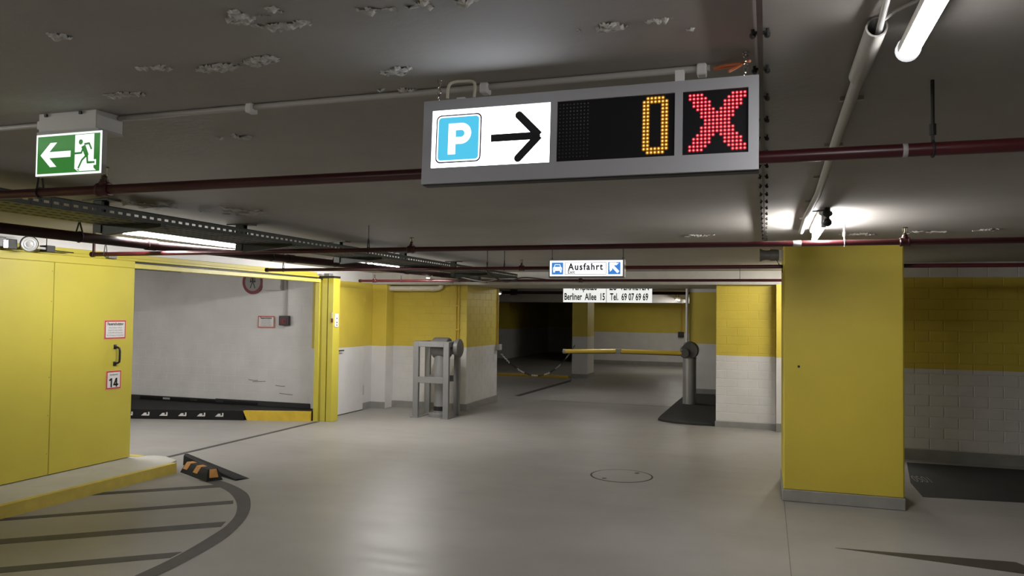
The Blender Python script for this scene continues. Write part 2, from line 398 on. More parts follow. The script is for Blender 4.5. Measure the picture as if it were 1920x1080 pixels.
for i, (x, y, sx, sy) in enumerate([(-1.10, 1.41, .10, .06), (-1.05, 1.48, .09, .04), (-1.57, 1.64, .08, .035), (-1.37, 1.69, .13, .05), (-1.25, 1.67, .11, .045), (-1.87, 1.83, .10, .045),
        (-.75, 1.46, .12, .05), (-.60, 1.47, .07, .04), (-.96, 1.86, .09, .045), (-1.03, 2.02, .11, .05), (-.36, 1.70, .12, .035), (-.25, 1.69, .06, .022), (-.17, 1.76, .06, .025), (-1.62, 1.39, .05, .03),
        (.70, 6.55, .18, .14), (1.10, 6.45, .22, .12), (1.52, 6.4, .16, .12), (-.54, 6.4, .16, .12), (-3.35, 4.3, .3, .35), (-3.7, 3.85, .25, .3), (.12, 1.62, .05, .05), (-1.9, 2.4, .12, .06), (-2.3, 1.7, .06, .04)]):
    peel(x, y, sx, sy, i + 1)

# ------------------------------------------------------------------ pillars
def pillar(x0, x1, y0, y1, label, base=.105):
    t = thing('pillar', ((x0 + x1) / 2, (y0 + y1) / 2, 0), label, 'pillar')
    return t
t = pillar(.14, 1.13, 7.33, 8.3, 'massive square yellow pillar with a grey painted foot beneath the lamp')
bx(.145, 1.125, 7.335, 8.295, .1, H, c=.012).build('shaft', M['pillar'], t)
bx(.138, 1.132, 7.328, 8.302, 0, .105, c=.006).build('plinth', M['basegrey'], t)
MB().lathe((.275, 7.335, 1.20), (0, -1, 0), [(0, .012), (.004, .006)], 8).build('drill_hole', M['dark'], t)
t = pillar(-4.75, -4.35, 19.3, 20.1, 'slim yellow and white pillar at the far end of the hanging chain')
bx(-4.75, -4.35, 19.3, 20.1, .09, H, c=.01).build('shaft', M['wall'], t)
bx(-4.757, -4.343, 19.293, 20.107, 0, .09).build('plinth', M['basegrey'], t)

# ------------------------------------------------------------------ lamps
def batten(y0, y1, x, label, group=None, z=H, glow='tube', w=.045, drop=.063, rt=.013, pan=.055):
    t = thing('fluorescent_lamp', (x, (y0 + y1) / 2, z), label, 'lamp', group)
    bx(x - .03, x + .03, y0, y1, z - .03, z, c=.004).build('housing', M['lamphouse'], t)
    MB().add([(x - w, y0, z - pan), (x + w, y0, z - pan), (x + w, y1, z - pan), (x - w, y1, z - pan), (x - .018, y0, z - .031), (x + .018, y0, z - .031), (x + .018, y1, z - .031), (x - .018, y1, z - .031)],
             [(0, 1, 5, 4), (1, 2, 6, 5), (2, 3, 7, 6), (3, 0, 4, 7), (4, 5, 6, 7)]).build('reflector', M['lamphouse'], t)
    if z < H - .01:
        for y in (y0 + .2, y1 - .2): MB().cyl((x, y, z), (x, y, H), .008, n=6).build('hanger', M['dark'], t)
    for y in (y0 + .015, y1 - .015): bx(x - .014, x + .014, y - .015, y + .015, z - drop - .018, z - .03, c=.003).build('lampholder', M['whitep'], t)
    MB().cyl((x, y0 + .03, z - drop), (x, y1 - .03, z - drop), rt, n=10, cap=False).build('tube', M[glow], t, smooth=40)
    return t
batten(4.75, 6.25, -4.84, 'white batten lamp over the dark main pipe, beside the yellow sliding door', w=.085, pan=.038, drop=.050, rt=.0145)
batten(8.75, 10.25, -4.88, 'white batten lamp over the dark main pipe, near the recess wall', w=.085, pan=.038, drop=.056, rt=.026)
batten(.4, 1.9, -4.84, 'white batten lamp above the start of the kerb platform', w=.085, pan=.038, drop=.052, rt=.020)
batten(5.02, 6.05, .33, 'bare tube lamp glowing on the ceiling in front of the big yellow pillar', w=.024, pan=.036, drop=.090, rt=.017)
batten(10.1, 11.3, .6, 'batten lamp in the alcove behind the big yellow pillar', rt=.019)
batten(-3.6, -2.1, -4.84, 'white batten lamp over the main pipe near the rear wall')
batten(6.2, 7.7, -9.3, 'white batten lamp on the ramp room ceiling, farther from the opening', rt=.018)
batten(6.2, 7.7, -7.6, 'unseen batten lamp added to brighten the ramp room, nearer the opening', rt=.018)  # second lamp in here, added to make the ramp wall brighter
def round_tube(y0, y1, x, label):
    t = thing('tube_lamp', (x, (y0 + y1) / 2, H), label, 'lamp'); z = H - .05
    def half(a0, a1, n=10):
        mb = MB(); q = [(x + .023 * math.cos(math.radians(a0 + (a1 - a0) * i / n)), z + .023 * math.sin(math.radians(a0 + (a1 - a0) * i / n))) for i in range(n + 1)]
        return mb.add([(u, y0 + .02, v) for u, v in q] + [(u, y1 - .02, v) for u, v in q], [(i, i + 1, n + 2 + i, n + 1 + i) for i in range(n)])
    half(205, 335).build('diffuser', M['led_tube'], t, smooth=40); half(-25, 205, 14).build('heat_sink', M['lamphouse'], t, smooth=40)
    for a, b in ((y0 - .004, y0 + .022), (y1 - .022, y1 + .004)): MB().lathe((x, a, z), (0, 1, 0), [(0, .021), (.004, .026), (b - a - .004, .026), (b - a, .024)], 18).build('end_cap', M['glow_cap'], t, smooth=40)
    for y in (y0 + .3, y1 - .3): bx(x - .012, x + .012, y - .01, y + .01, z + .02, H).build('clip', M['greyp'], t)
    return t
round_tube(.42, 1.90, .30, 'round tube lamp with white end cap beside the sleeve conduit on the ceiling')
round_tube(-.9, .5, -2.2, 'unseen round tube lamp added over the middle of the lane as fill light')  # out-of-view lamp added to light the faces turned towards the camera
batten(18.3, 19.4, -6.75, 'small distant lamp glowing in the dark bay behind the chain', z=2.21, glow='dimlamp')
batten(22.1, 23.2, -2.45, 'distant lamp lighting the yellow end wall', z=2.14, glow='endlamp')
batten(14.2, 15.5, -3.2, 'unseen batten lamp added behind the passage beam to brighten the passage', z=H, glow='fill_lamp')  # added lamp, hidden by the beam, lifts the passage floor and corner wall

# ------------------------------------------------------------------ sprinkler pipes
def sprinkler(t, x, y, z, big=1.0):
    h = MB().lathe((x - .03 * big, y, z), (1, 0, 0), [(0, .024), (.004, .028), (.012, .028), (.014, .025), (.046, .025), (.048, .028), (.056, .028), (.06, .024)], 14).lathe((x, y, z), (0, 0, 1), [(0, .02), (.03, .02), (.032, .016), (.04, .016)], 12).build('tee', M['red'], t, smooth=35)
    s = MB().lathe((x, y, z + .038), (0, 0, 1), [(0, .011), (.008, .013), (.016, .009), (.018, .006), (.022, .006)], 12)
    s.box(x - .013, x - .009, y - .003, y + .003, z + .054, z + .084).box(x + .009, x + .013, y - .003, y + .003, z + .054, z + .084).cyl((x, y, z + .058), (x, y, z + .084), .003, n=8)
    s.lathe((x, y, z + .084), (0, 0, 1), [(0, .016), (.003, .018), (.005, .017)], 14)
    s.build('sprinkler_head', M['brass'], t, smooth=35)
def rod_hanger(t, x, y, z, r, m):
    MB().cyl((x, y, z + r + .03), (x, y, H), .005, n=8).lathe((x, y, z + r + .02), (0, 0, 1), [(0, .009), (.03, .009)], 8).torus((x, y, z), (1, 0, 0), r + .003, .0035, 18, 6).box(x - .004, x + .004, y - .004, y + .004, z + r, z + r + .03).build('hanger', m, t, smooth=40)
def sling_hanger(t, x, y, z, r, m, top=None, along='x'):
    """pear shaped sling: two straps from the pipe to an apex, rod above"""
    top = H if top is None else top; ap = min(z + r + .07, H - .008); mb = MB()
    for s in (-1, 1):
        if along == 'x': mb.tube([(x, y + s * (r + .003), z), (x, y + s * r * .8, z + r * .9), (x, y + s * .004, ap)], .004, 6)
        else: mb.tube([(x + s * (r + .003), y, z), (x + s * r * .8, y, z + r * .9), (x + s * .004, y, ap)], .006, 6)
    mb.cyl((x, y, ap - .005), (x, y, top), .004, n=8)
    mb.torus((x, y, z), (1, 0, 0) if along == 'x' else (0, 1, 0), r + .003, .003, 18, 6).build('hanger', m, t, smooth=40)
def branch(y, z, x0, x1, label, heads=(), rods=(), slings=(), r=.0185):
    t = thing('sprinkler_pipe', (x0, y, z), label, 'pipe')
    MB().cyl((x0, y, z), (x1, y, z), r, n=18).build('pipe', M['red'], t, smooth=40)
    MB().lathe((x0 - .01, y, z), (1, 0, 0), [(0, r), (.004, r + .005), (.036, r + .005), (.04, r)], 14).build('end_cap', M['dred'], t, smooth=35)
    for x in heads: sprinkler(t, x, y, z)
    for x in rods: rod_hanger(t, x, y, z, r, M['greyp'] if x > .4 and y > 4 else M['dark'])
    for x in slings: sling_hanger(t, x, y, z, r, M['dark'])
    return t
p1 = branch(2.335, 2.11, -5.6, 8.9, 'red sprinkler pipe running behind the exit sign and the parking display', (-2.46, 3.6), (.43,), (-2.79, -1.0))
MB().lathe((.355, 2.335, 2.11), (1, 0, 0), [(0, .0186), (.001, .0194), (.012, .0194), (.013, .0186)], 18).build('joint_tape', M['greyp'], p1, smooth=40)
p2 = branch(5.18, 2.11, -5.57, 8.9, 'red sprinkler pipe crossing the top of the big yellow pillar', (-2.51, .80), (.46,), (-5.42, -2.87))
MB().lathe((.16, 5.18, 2.11), (1, 0, 0), [(0, .0186), (.002, .0195), (.045, .0197), (.05, .0186)], 18).build('joint_tape', M['whitep'], p2, smooth=40)
MB().cyl((-5.55, 5.18, 2.11), (-5.55, 5.18, H), .012, n=12).build('riser', M['dred'], p2, smooth=40)
branch(7.58, 2.11, -5.53, 8.9, 'dark red sprinkler pipe passing just behind the lit exit-lane sign', (-2.41, 4.0), (-2.79,), (-5.3, -2.6))
branch(10.5, 2.11, -5.96, 1.1, 'bright red sprinkler pipe running along the beam before the passage', (-5.7, -2.47), (), (-4.3, -5.25, -.33))
# main distribution pipe
t = thing('main_pipe', (-5.0, 3.0, 2.15), 'thick dark red main pipe beside the perforated cable tray', 'pipe')
MAIN = [(-4.86, -6.5, 2.172), (-4.86, 3.8, 2.172), (-4.86, 5.25, 2.173), (-4.70, 7.45, 2.187), (-4.56, 11.0, 2.20), (-4.53, 11.69, 2.202)]
def on_main(y):
    for a, b in zip(MAIN, MAIN[1:]):
        if a[1] <= y <= b[1]:
            u = (y - a[1]) / (b[1] - a[1]); return (a[0] + (b[0] - a[0]) * u, y, a[2] + (b[2] - a[2]) * u)
MB().tube(MAIN, .038, 16).build('pipe', M['dred'], t, smooth=40)
for y in (2.5, 4.4, 6.6, 7.7, 8.5, 10.5):
    x, _, z = on_main(y); sling_hanger(t, x, y, z, .038, M['dark'], along='y')
for y in (5.1, 6.9, 9.4): MB().cyl(on_main(y - .05), on_main(y + .05), .044, n=16).build('coupling', M['dred'], t, smooth=40)
# distant pipe
t = thing('distant_pipe', (-9, 20.4, 2.2), 'dark pipe under the ceiling of the bay beyond the passage', 'pipe')
MB().cyl((-7.6, 20.4, 2.21), (-1.6, 20.4, 2.21), .042, n=12).build('pipe', M['dred'], t, smooth=40)
for x in (-6.7, -3.2): bx(x - .1, x + .1, 20.36, 20.44, 2.14, H).build('bracket', M['dark'], t)

# ------------------------------------------------------------------ cable tray
t = thing('cable_tray', (-3.6, 4, 2.15), 'dark perforated metal cable tray on ceiling posts', 'cable tray')
def perforated(P0, du, dv, nu, rows, su, v0, v1):
    """sheet from P0 spanned by du (pitch vector) and dv (full height vector), rows of slots"""
    mb = MB(); du = Vector(du); dv = Vector(dv); P0 = Vector(P0)
    edges = [0.0]
    for k in range(rows): edges += [(k + v0) / rows, (k + v1) / rows]
    edges.append(1.0)
    for i in range(nu):
        a, b = i + (1 - su) / 2, i + 1 - (1 - su) / 2
        for e in range(len(edges) - 1):
            lo, hi = edges[e], edges[e + 1]
            spans = [(i, i + 1)] if e % 2 == 0 else [(i, a), (b, i + 1)]
            for s0, s1 in spans:
                mb.add([P0 + du * s0 + dv * lo, P0 + du * s1 + dv * lo, P0 + du * s1 + dv * hi, P0 + du * s0 + dv * hi], [(0, 1, 2, 3)])
    return mb
NU = 200; PIT = .0575; Y0 = -1.0; YE = Y0 + NU * PIT
for nm, mb in (('tray_side', perforated((-3.4, Y0, 2.145), (0, PIT, 0), (0, 0, .055), NU, 1, .55, .38, .62)),
               ('tray_side', perforated((-3.8, Y0, 2.145), (0, PIT, 0), (0, 0, .055), NU, 1, .55, .38, .62)),
               ('tray_bottom', perforated((-3.8, Y0, 2.145), (0, PIT, 0), (.4, 0, 0), NU, 4, .6, .40, .60))):
    o = mb.build(nm, M['galv'], t)
    md = o.modifiers.new('thickness', 'SOLIDIFY'); md.thickness = .0015
MB().cyl((-3.4, Y0, 2.2), (-3.4, YE, 2.2), .004, n=6).build('rim', M['galv'], t); MB().cyl((-3.8, Y0, 2.2), (-3.8, YE, 2.2), .004, n=6).build('rim', M['galv'], t)
for y in (-.3, 1.9, 3.62, 4.93, 6.34, 7.7, 9.15):
    p = bx(-3.86, -3.80, y - .03, y - .026, 2.10, H).box(-3.86, -3.80, y + .026, y + .03, 2.10, H).box(-3.835, -3.825, y - .026, y + .026, 2.10, H).build('support_post', M['galv'], t)
    bx(-3.93, -3.73, y - .05, y + .05, H - .008, H).build('ceiling_plate', M['galv'], p)
    MB().add([(-3.80, y - .02, 2.085), (-3.36, y - .02, 2.125), (-3.36, y - .02, 2.144), (-3.80, y - .02, 2.144), (-3.80, y + .02, 2.085), (-3.36, y + .02, 2.125), (-3.36, y + .02, 2.144), (-3.80, y + .02, 2.144)],
             [(0, 1, 2, 3), (4, 7, 6, 5), (0, 4, 5, 1), (1, 5, 6, 2), (2, 6, 7, 3), (3, 7, 4, 0)]).build('cantilever_arm', M['galv'], t)
# cables that leave the tray at its far end
def cable(pts, r, m, label, group=None, sub=8):
    P = [Vector(p) for p in pts]; out = []
    for i in range(len(P) - 1):
        a, b, c, d = P[max(i - 1, 0)], P[i], P[i + 1], P[min(i + 2, len(P) - 1)]
        for k in range(sub):
            u = k / sub; out.append(.5 * ((2 * b) + (c - a) * u + (2 * a - 5 * b + 4 * c - d) * u * u + (3 * b - a - 3 * c + d) * u ** 3))
    out.append(P[-1])
    return tag(MB().tube(out, r, 7).build('cable', m, smooth=50), label, 'cable', group)
for i in range(3):
    cable([(-3.5 - i * .1, -.9, 2.155), (-3.52 - i * .09, 3, 2.155), (-3.48 - i * .1, 6, 2.155), (-3.55 - i * .08, 9.6, 2.155)], .007, M['black'], 'black cable lying along the bottom of the cable tray', 'cables in the tray')
cable([(-3.347, 9.0, 2.2), (-3.345, 9.4, 2.10), (-3.35, 9.9, 2.07), (-3.34, 10.5, 2.15), (-3.3, 11.1, 2.17), (-3.25, 11.69, 2.17)], .010, M['black'], 'black cable sagging beneath the end of the cable tray')
cable([(-3.9, 9.3, 2.14), (-4.0, 9.8, 2.09), (-4.1, 10.5, 2.15), (-4.3, 11.69, 2.14)], .009, M['black'], 'black cable drooping from the tray towards the beam')
cable([(-3.88, 9.4, 2.12), (-3.75, 10.0, 2.08), (-3.6, 10.5, 2.137), (-3.5, 11.69, 2.14)], .008, M['whitep'], 'white cable hanging below the end of the cable tray')
cable([(-4.2, 9.3, 2.12), (-4.5, 9.9, 2.12), (-4.85, 10.6, 2.15), (-4.9, 11.69, 2.13)], .009, M['whitep'], 'white cable running from the tray to the yellow wall conduits')
def jbox(x, y, z, s, label, m='black'):
    t = thing('junction_box', (x, y, z), label, 'junction box')
    bx(x - s, x + s, y - s * .6, y + s * .6, z - s, z + s, c=.004).build('case', M[m], t); bx(x - s * .8, x + s * .8, y - s * .6 - .006, y - s * .6, z - s * .8, z + s * .8).build('lid', M[m], t)
    MB().cyl((x, y, z + s), (x, y, H), .006, n=8).build('rod', M['dark'], t)
jbox(-3.95, 10.25, 2.15, .07, 'black junction box hung at the end of the cable tray')

# ------------------------------------------------------------------ ceiling conduits and joint cable
t = thing('ceiling_conduit', (.23, 2, H - .02), 'white plastic conduit with an open sleeve running along the ceiling', 'conduit')
bm_ = MB(); zc = H - .024
bm_.lathe((.225, 1.80, zc), (0, 1, 0), [(0, .0185), (0, .0225), (.36, .0225), (.36, .019)], 20); bm_.f = bm_.f[:-2]
bm_.lathe((.225, 1.80, zc), (0, 1, 0), [(0, .0185), (.30, .0185)], 20); bm_.f = bm_.f[:-2]
bm_.build('sleeve', M['conduit_grey'], t, smooth=40)
MB().tube([(.228, 2.1, zc), (.235, 3, zc), (.25, 4.2, zc), (.235, 5.2, zc), (.245, 6.1, zc)], .0165, 14).build('pipe', M['conduit_grey'], t, smooth=40)
MB().tube([(.232, 2.1, zc - .004), (.232, 1.85, zc - .008), (.228, 1.70, zc + .006), (.215, 1.3, H - .008), (.215, .3, H - .008)], .007, 10).build('lead', M['whitep'], t, smooth=40)
MB().tube([(.236, 1.77, H - .02), (.255, 1.76, H - .008), (.29, 1.72, H - .006), (.30, 1.66, H - .006)], .004, 8).build('branch_lead', M['whitep'], t, smooth=40)
for y in (2.45, 3.1, 3.8, 4.6, 5.4): bx(.205, .27, y - .008, y + .008, H - .012, H).build('clip', M['greyp'], t)
t = thing('wiring_conduit', (-1, 2.02, H - .012), 'thin white conduit crossing the ceiling between exit sign and parking display', 'conduit')
MB().cyl((-6, 2.03, H - .010), (-2.36, 2.03, H - .010), .009, n=12).cyl((-2.08, 2.03, H - .010), (-.14, 2.03, H - .010), .009, n=12).build('pipe', M['conduit_grey'], t, smooth=40)
for x in (-3.2, -2.42, -1.55, -.76, -.16): bx(x - .012, x + .012, 2.012, 2.048, H - .03, H, c=.003).build('clip', M['whitep'], t)
cable([(-.13, 2.03, H - .013), (-.10, 2.02, H - .01), (-.06, 1.99, H - .02), (-.09, 1.96, H - .045)], .0035, M['orangecab'], 'orange cable looping from conduit into the parking display')
cable([(-.13, 2.035, H - .012), (-.09, 2.03, H - .012), (-.05, 2.0, H - .012), (-.04, 1.97, H - .02)], .0035, M['orangecab'], 'orange cable end clipped beside the display chain')
cable([(-.84, 1.945, 2.24), (-.835, 1.95, 2.282), (-.80, 1.97, 2.293), (-.77, 1.97, 2.285), (-.765, 1.955, 2.24)], .0042, M['creamp'], 'white cable loop on top of the parking display')
t = thing('joint_cable', (-.015, 3.8, H - .015), 'brown cable along the ceiling joint with paired clips', 'cable')
MB().box(-.021, -.009, .2, 7.2, H - .018, H - .004).build('strand', M['joint'], t)
for i in range(24):
    y = 1.0 + i * .27; k = MB().box(-.031, .001, y - .005, y + .005, H - .012, H - .006)
    for s in (-1, 1): k.lathe((-.015 + s * .016, y, H), (0, 0, -1), [(0, .004), (.010, .004), (.010, .007), (.018, .007), (.021, .004)], 8)
    k.build('clip', M['dark'], t)

# small knob hanging beside the tube lamp
t = thing('ceiling_pendant', (.345, 4.93, H), 'dark ball-ended fitting hanging in front of the bare tube lamp', 'fitting')
MB().lathe((.345, 4.93, H), (0, 0, -1), [(0, .016), (.02, .018), (.024, .028), (.04, .030), (.048, .024), (.056, .012), (.068, .011)], 16).build('stem', M['dark'], t, smooth=40)
MB().sphere((.345, 4.93, H - .088), .0255, 16, 10).build('ball', M['black'], t, smooth=60)
MB().cyl((.345, 4.93, H - .015), (.26, 4.97, H - .015), .005, n=8).build('lead', M['black'], t)

# ------------------------------------------------------------------ parking display
TL = math.radians(-3.0)
t = thing('parking_display', (-.46, 1.915, 2.0), 'grey suspended parking display with lit P panel, amber zero and red cross', 'sign', rot=(TL, 0, 0))
W2 = .442; HH = .232
b = MB().box(-W2, W2, .012, .042, .004, HH - .004, c=.003); b.build('housing', M['alu'], t)
PAN = [(-.415, -.078), (-.060, .243), (.262, .418)]   # lit panel, digit window, cross window (u ranges)
Vb, Vt = .043, .203
fr = MB()
us = [-W2] + [u for p in PAN for u in p] + [W2]
fr.box(-W2, W2, 0, .012, 0, Vb).box(-W2, W2, 0, .012, Vt, HH)
for i in range(0, 8, 2): fr.box(us[i], us[i + 1], 0, .012, Vb, Vt)
fr.build('front_frame', M['alu'], t)
F0 = lambda d: (lambda u, v: (u, d, v))
lp = bx(PAN[0][0], PAN[0][1], .004, .010, Vb, Vt).build('lit_panel', M['lit_white'], t)
pw = .131; pu0 = PAN[0][0] + .012; pv0 = Vb + .014
flat([rrect(pu0 - .0012, pu0 + pw + .0012, pv0 - .0012, pv0 + .1332, .0145)], F0(.0036)).build('outline', M['purple'], lp)
flat([rrect(pu0 + .0024, pu0 + pw - .0024, pv0 + .0024, pv0 + .1296, .012)], F0(.0032)).build('border', M['lit_p'], lp)
flat([rrect(pu0 + .0065, pu0 + pw - .0065, pv0 + .0065, pv0 + .1255, .009)], F0(.0028)).build('blue_field', M['lit_cyan'], lp)
# letter P as a shape with a hole
pc = MB(); x0, x1 = pu0 + .036, pu0 + .058; yb_, yt_ = pv0 + .022, pv0 + .108
pc.add([(x0, .0024, yb_), (x1, .0024, yb_), (x1, .0024, yt_), (x0, .0024, yt_)], [(0, 1, 2, 3)])
cy_ = yt_ - .029; cx_ = pu0 + .074; ro, ri = .029, .0095
outer = [(x1, yt_), (cx_, yt_)] + [(cx_ + ro * math.sin(a), cy_ + ro * math.cos(a)) for a in [math.pi * i / 14 for i in range(1, 14)]] + [(cx_, yt_ - 2 * ro), (x1, yt_ - 2 * ro)]
inner = [(x1, cy_ + ri), (cx_, cy_ + ri)] + [(cx_ + ri * math.sin(a), cy_ + ri * math.cos(a)) for a in [math.pi * i / 14 for i in range(1, 14)]] + [(cx_, cy_ - ri), (x1, cy_ - ri)]
for i in range(len(outer) - 1):
    pc.add([(u, .0024, v) for u, v in (outer[i], outer[i + 1], inner[i + 1], inner[i])], [(0, 1, 2, 3)])
pc.build('letter', M['lit_p'], lp)
ax0, ax1, ac = PAN[0][1] - .165, PAN[0][1] - .024, (Vb + Vt) / 2 - .006
ar = [bar((ax0, ac), (ax1 - .02, ac), .0205), bar((ax1 - .063, ac + .058), (ax1 - .006, ac), .0215), bar((ax1 - .063, ac - .058), (ax1 - .006, ac), .0215),
      disc(ax1 - .063, ac + .058, .01075), disc(ax1 - .063, ac - .058, .01075), [(ax1 - .0132, ac + .006), (ax1 - .03, ac - .0), (ax1 - .0132, ac - .006), (ax1, ac)]]
flat(ar, F0(.0028)).build('arrow', M['signblack'], lp)
def led(cols, rows, lit, u0, v1, pu, pv, r, m, mh, name, parent):
    mb = MB(); mh_ = MB()
    for c_, r_ in lit:
        u, v = u0 + c_ * pu, v1 - r_ * pv
        mb.add([(u + r * math.cos(2 * math.pi * i / 8), .0052, v + r * math.sin(2 * math.pi * i / 8)) for i in range(8)] + [(u, .0035, v)], [(i, (i + 1) % 8, 8) for i in range(8)])
        q = r * 2.1; mh_.add([(u + q * math.cos(2 * math.pi * i / 8), .0058, v + q * math.sin(2 * math.pi * i / 8)) for i in range(8)], [tuple(range(8))])  # glow around each LED painted as a dim emissive disc
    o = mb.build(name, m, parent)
    if mh: mh_.build(name + '_halo', mh, o)
dp = bx(PAN[1][0], PAN[1][1], .006, .012, Vb, Vt).build('digit_window', M['ledboard'], t)
pv_ = (Vt - Vb - .012) / 15.4
zero = [(c_, 0) for c_ in range(1, 5 + 1)] + [(c_, 1) for c_ in range(7)] + [(c_, r_) for r_ in range(2, 14) for c_ in (0, 1, 5, 6)] + [(c_, 14) for c_ in range(7)] + [(c_, 15) for c_ in range(1, 6)]
pu_ = .0093
led(7, 16, zero, PAN[1][1] - .012 - 6 * pu_ - .009, Vt - .0085, pu_, pv_ * .965, .0026, M['led_amber'], M['led_amber_dim'], 'led_digit', dp)
off = [(c_, r_) for c_ in range(0, 9) for r_ in range(16)]
led(0, 0, off, PAN[1][0] + .007, Vt - .0085, pu_, pv_ * .965, .0022, M['led_off'], None, 'unlit_leds', dp)
xp = bx(PAN[2][0], PAN[2][1], .006, .012, Vb, Vt).build('cross_window', M['ledboard'], t)
rows_ = [(0, 3), (0, 4), (1, 5), (1, 5), (2, 6), (3, 7), (3, 7), (4, 7)]
cross = []
for r_, (a, b_) in enumerate(rows_):
    for c_ in range(a, b_ + 1):
        for cc in {c_, 14 - c_}:
            cross += [(cc, r_), (cc, 15 - r_)]
cross = sorted(set(cross))
led(15, 16, cross, PAN[2][0] + .0175, Vt - .0095, (.156 - .026) / 14, pv_ * .96, .0022, M['led_red'], M['led_red_dim'], 'led_cross', xp)
bx(-W2, W2, .012, .042, -.002, 0.004).build('bottom_rail', M['dark'], t)
for x, zt in ((-.41, .30), (.41, .30)):
    c = MB()
    for i in range(5): c.torus((x, .027, HH + .004 + i * .0145), (1, 0, 0) if i % 2 else (0, 1, 0), .0048, .0016, 12, 5, stretch=(0, 0, 1))
    c.build('chain', M['chrome'], t, smooth=60)
    MB().torus((x, .027, HH + .068), (0, 1, 0), .006, .0016, 12, 5).build('hook', M['chrome'], t, smooth=60)
bx(-.355, -.33, .022, .034, HH - .004, HH + .012).build('bracket', M['whitep'], t)
bx(.24, .262, .022, .04, HH - .004, HH + .036).build('bracket', M['whitep'], t)

# ------------------------------------------------------------------ emergency exit sign
t = thing('exit_sign', (-2.21, 1.98, H), 'lit green emergency exit sign with arrow and running figure', 'sign')
bx(-2.335, -2.085, 1.94, 2.05, 2.238, H, c=.002).build('housing', M['whitep'], t)
bx(-2.345, -2.078, 1.942, 2.045, 2.2305, 2.238).build('collar', M['greyp'], t)
for x in (-2.30, -2.15): bx(x - .005, x + .005, 1.934, 1.94, 2.287, 2.297).build('screw', M['dark'], t)
PWX, PHX, XL, ZB = .285, .142, -2.347, 2.088
bx(XL, XL + PWX, 1.945, 1.965, ZB, ZB + PHX, c=.001).build('panel_body', M['greyp'], t)
g = bx(XL + .001, XL + PWX - .001, 1.9436, 1.945, ZB + .001, ZB + PHX - .001).build('lit_panel', M['lit_ewhite'], t)
G = lambda d: (lambda u, v: (XL + u * PWX, 1.9436 - d, ZB + (1 - v) * PHX))
flat([[(.028, .055), (.975, .055), (.975, .945), (.028, .945)]], G(.0006)).build('green_field', M['lit_green'], g)
flat([[(.076, .5), (.229, .215), (.329, .215), (.215, .43)], [(.076, .5), (.215, .43), (.215, .575)], [(.076, .5), (.215, .575), (.329, .79), (.229, .79)], [(.215, .43), (.54, .43), (.54, .575), (.215, .575)]], G(.0012)).build('arrow', M['lit_ewhite'], g)
flat([[(.604, .07), (.888, .07), (.888, .86), (.925, .925), (.655, .925), (.604, .86)], [(.86, .67), (.925, .67), (.925, .80), (.86, .80)]], G(.0012)).build('doorway', M['lit_ewhite'], g)
a_ = PHX / PWX
def rib(pts, w):
    out = []
    for q in ribbon([(u, v * a_) for u, v in pts], w): out.append([(u, v / a_) for u, v in q])
    return out
man = [[(u, v / a_) for u, v in disc(.692, .245 * a_, .031)]] + rib([(.745, .30), (.818, .29), (.855, .43)], .024) + rib([(.735, .36), (.705, .50), (.604, .505)], .024) \
    + rib([(.79, .55), (.80, .735), (.905, .735)], .026) + rib([(.79, .55), (.715, .67), (.662, .86)], .024) + [[(.70, .36), (.76, .31), (.815, .55), (.77, .62)]] + [[(.640, .885), (.655, .875), (.69, .905), (.67, .915)]]
flat(man, G(.0018)).build('running_figure', M['lit_green'], g)

# ------------------------------------------------------------------ exit-lane sign and rental sign
YS = 7.3; KS = 7.3 / 8.1
t = thing('exit_lane_sign', (-1.67, YS, 2.0), 'lit white sign reading Ausfahrt with blue car and arrow squares', 'sign')
bx(-2.265 * KS, -1.435 * KS, YS, YS + .10, 1.65 + .385 * KS, 1.65 + .585 * KS, c=.006).build('housing', M['steel'], t)
X0, X1, Z0, Z1 = -2.25 * KS, -1.45 * KS, 1.65 + .403 * KS, 1.65 + .572 * KS
g = bx(X0, X1, YS - .004, YS, Z0, Z1).build('lit_panel', M['lit_aus'], t)
A = lambda d: (lambda u, v: (X0 + u * KS, YS - .004 - d, Z0 + v * KS))
for u0, u1 in ((.022, .150), (.645, .778)): flat([[(u0, .018), (u1, .018), (u1, .148), (u0, .148)]], A(.001)).build('blue_square', M['lit_blue'], g)
car = [rrect(.036, .136, .058, .098, .010), [(.046, .096), (.126, .096), (.116, .128), (.056, .128)], [(.040, .040), (.058, .040), (.058, .062), (.040, .062)], [(.114, .040), (.132, .040), (.132, .062), (.114, .062)]]
flat(car, A(.002)).build('car_symbol', M['lit_aus'], g)
flat([[(.054, .099), (.118, .099), (.111, .121), (.061, .121)], disc(.048, .076, .006, 8), disc(.124, .076, .006, 8)], A(.003)).build('car_windscreen', M['lit_blue'], g)
flat([bar((.755, .040), (.690, .108), .030), [(.660, .140), (.735, .140), (.708, .113), (.745, .113)][:3], [(.660, .140), (.660, .065), (.690, .095)], [(.660, .140), (.735, .140), (.690, .095)], [(.660, .140), (.76, .138), (.735, .115), (.70, .115)], [(.660, .140), (.664, .045), (.688, .066), (.690, .10)]], A(.002)).build('arrow', M['lit_aus'], g)
fr = [bar((.172, .018), (.172, .148), .004), bar((.622, .018), (.622, .148), .004), bar((.172, .018), (.622, .018), .004), bar((.172, .148), (.622, .148), .004)]
flat(fr, A(.001)).build('text_frame', M['signgrey'], g)
text_mb('Ausfahrt', .100, lambda u, v: A(.0016)(.397 + u, .098 + v), fit=.385, bold=.003, spacing=1.22).build('lettering', M['purple'], g)
text_mb('Exit', .052, lambda u, v: A(.0016)(.20 + u, .043 + v), sx=1.0, align='LEFT', bold=.001).build('lettering', M['signgrey'], g)
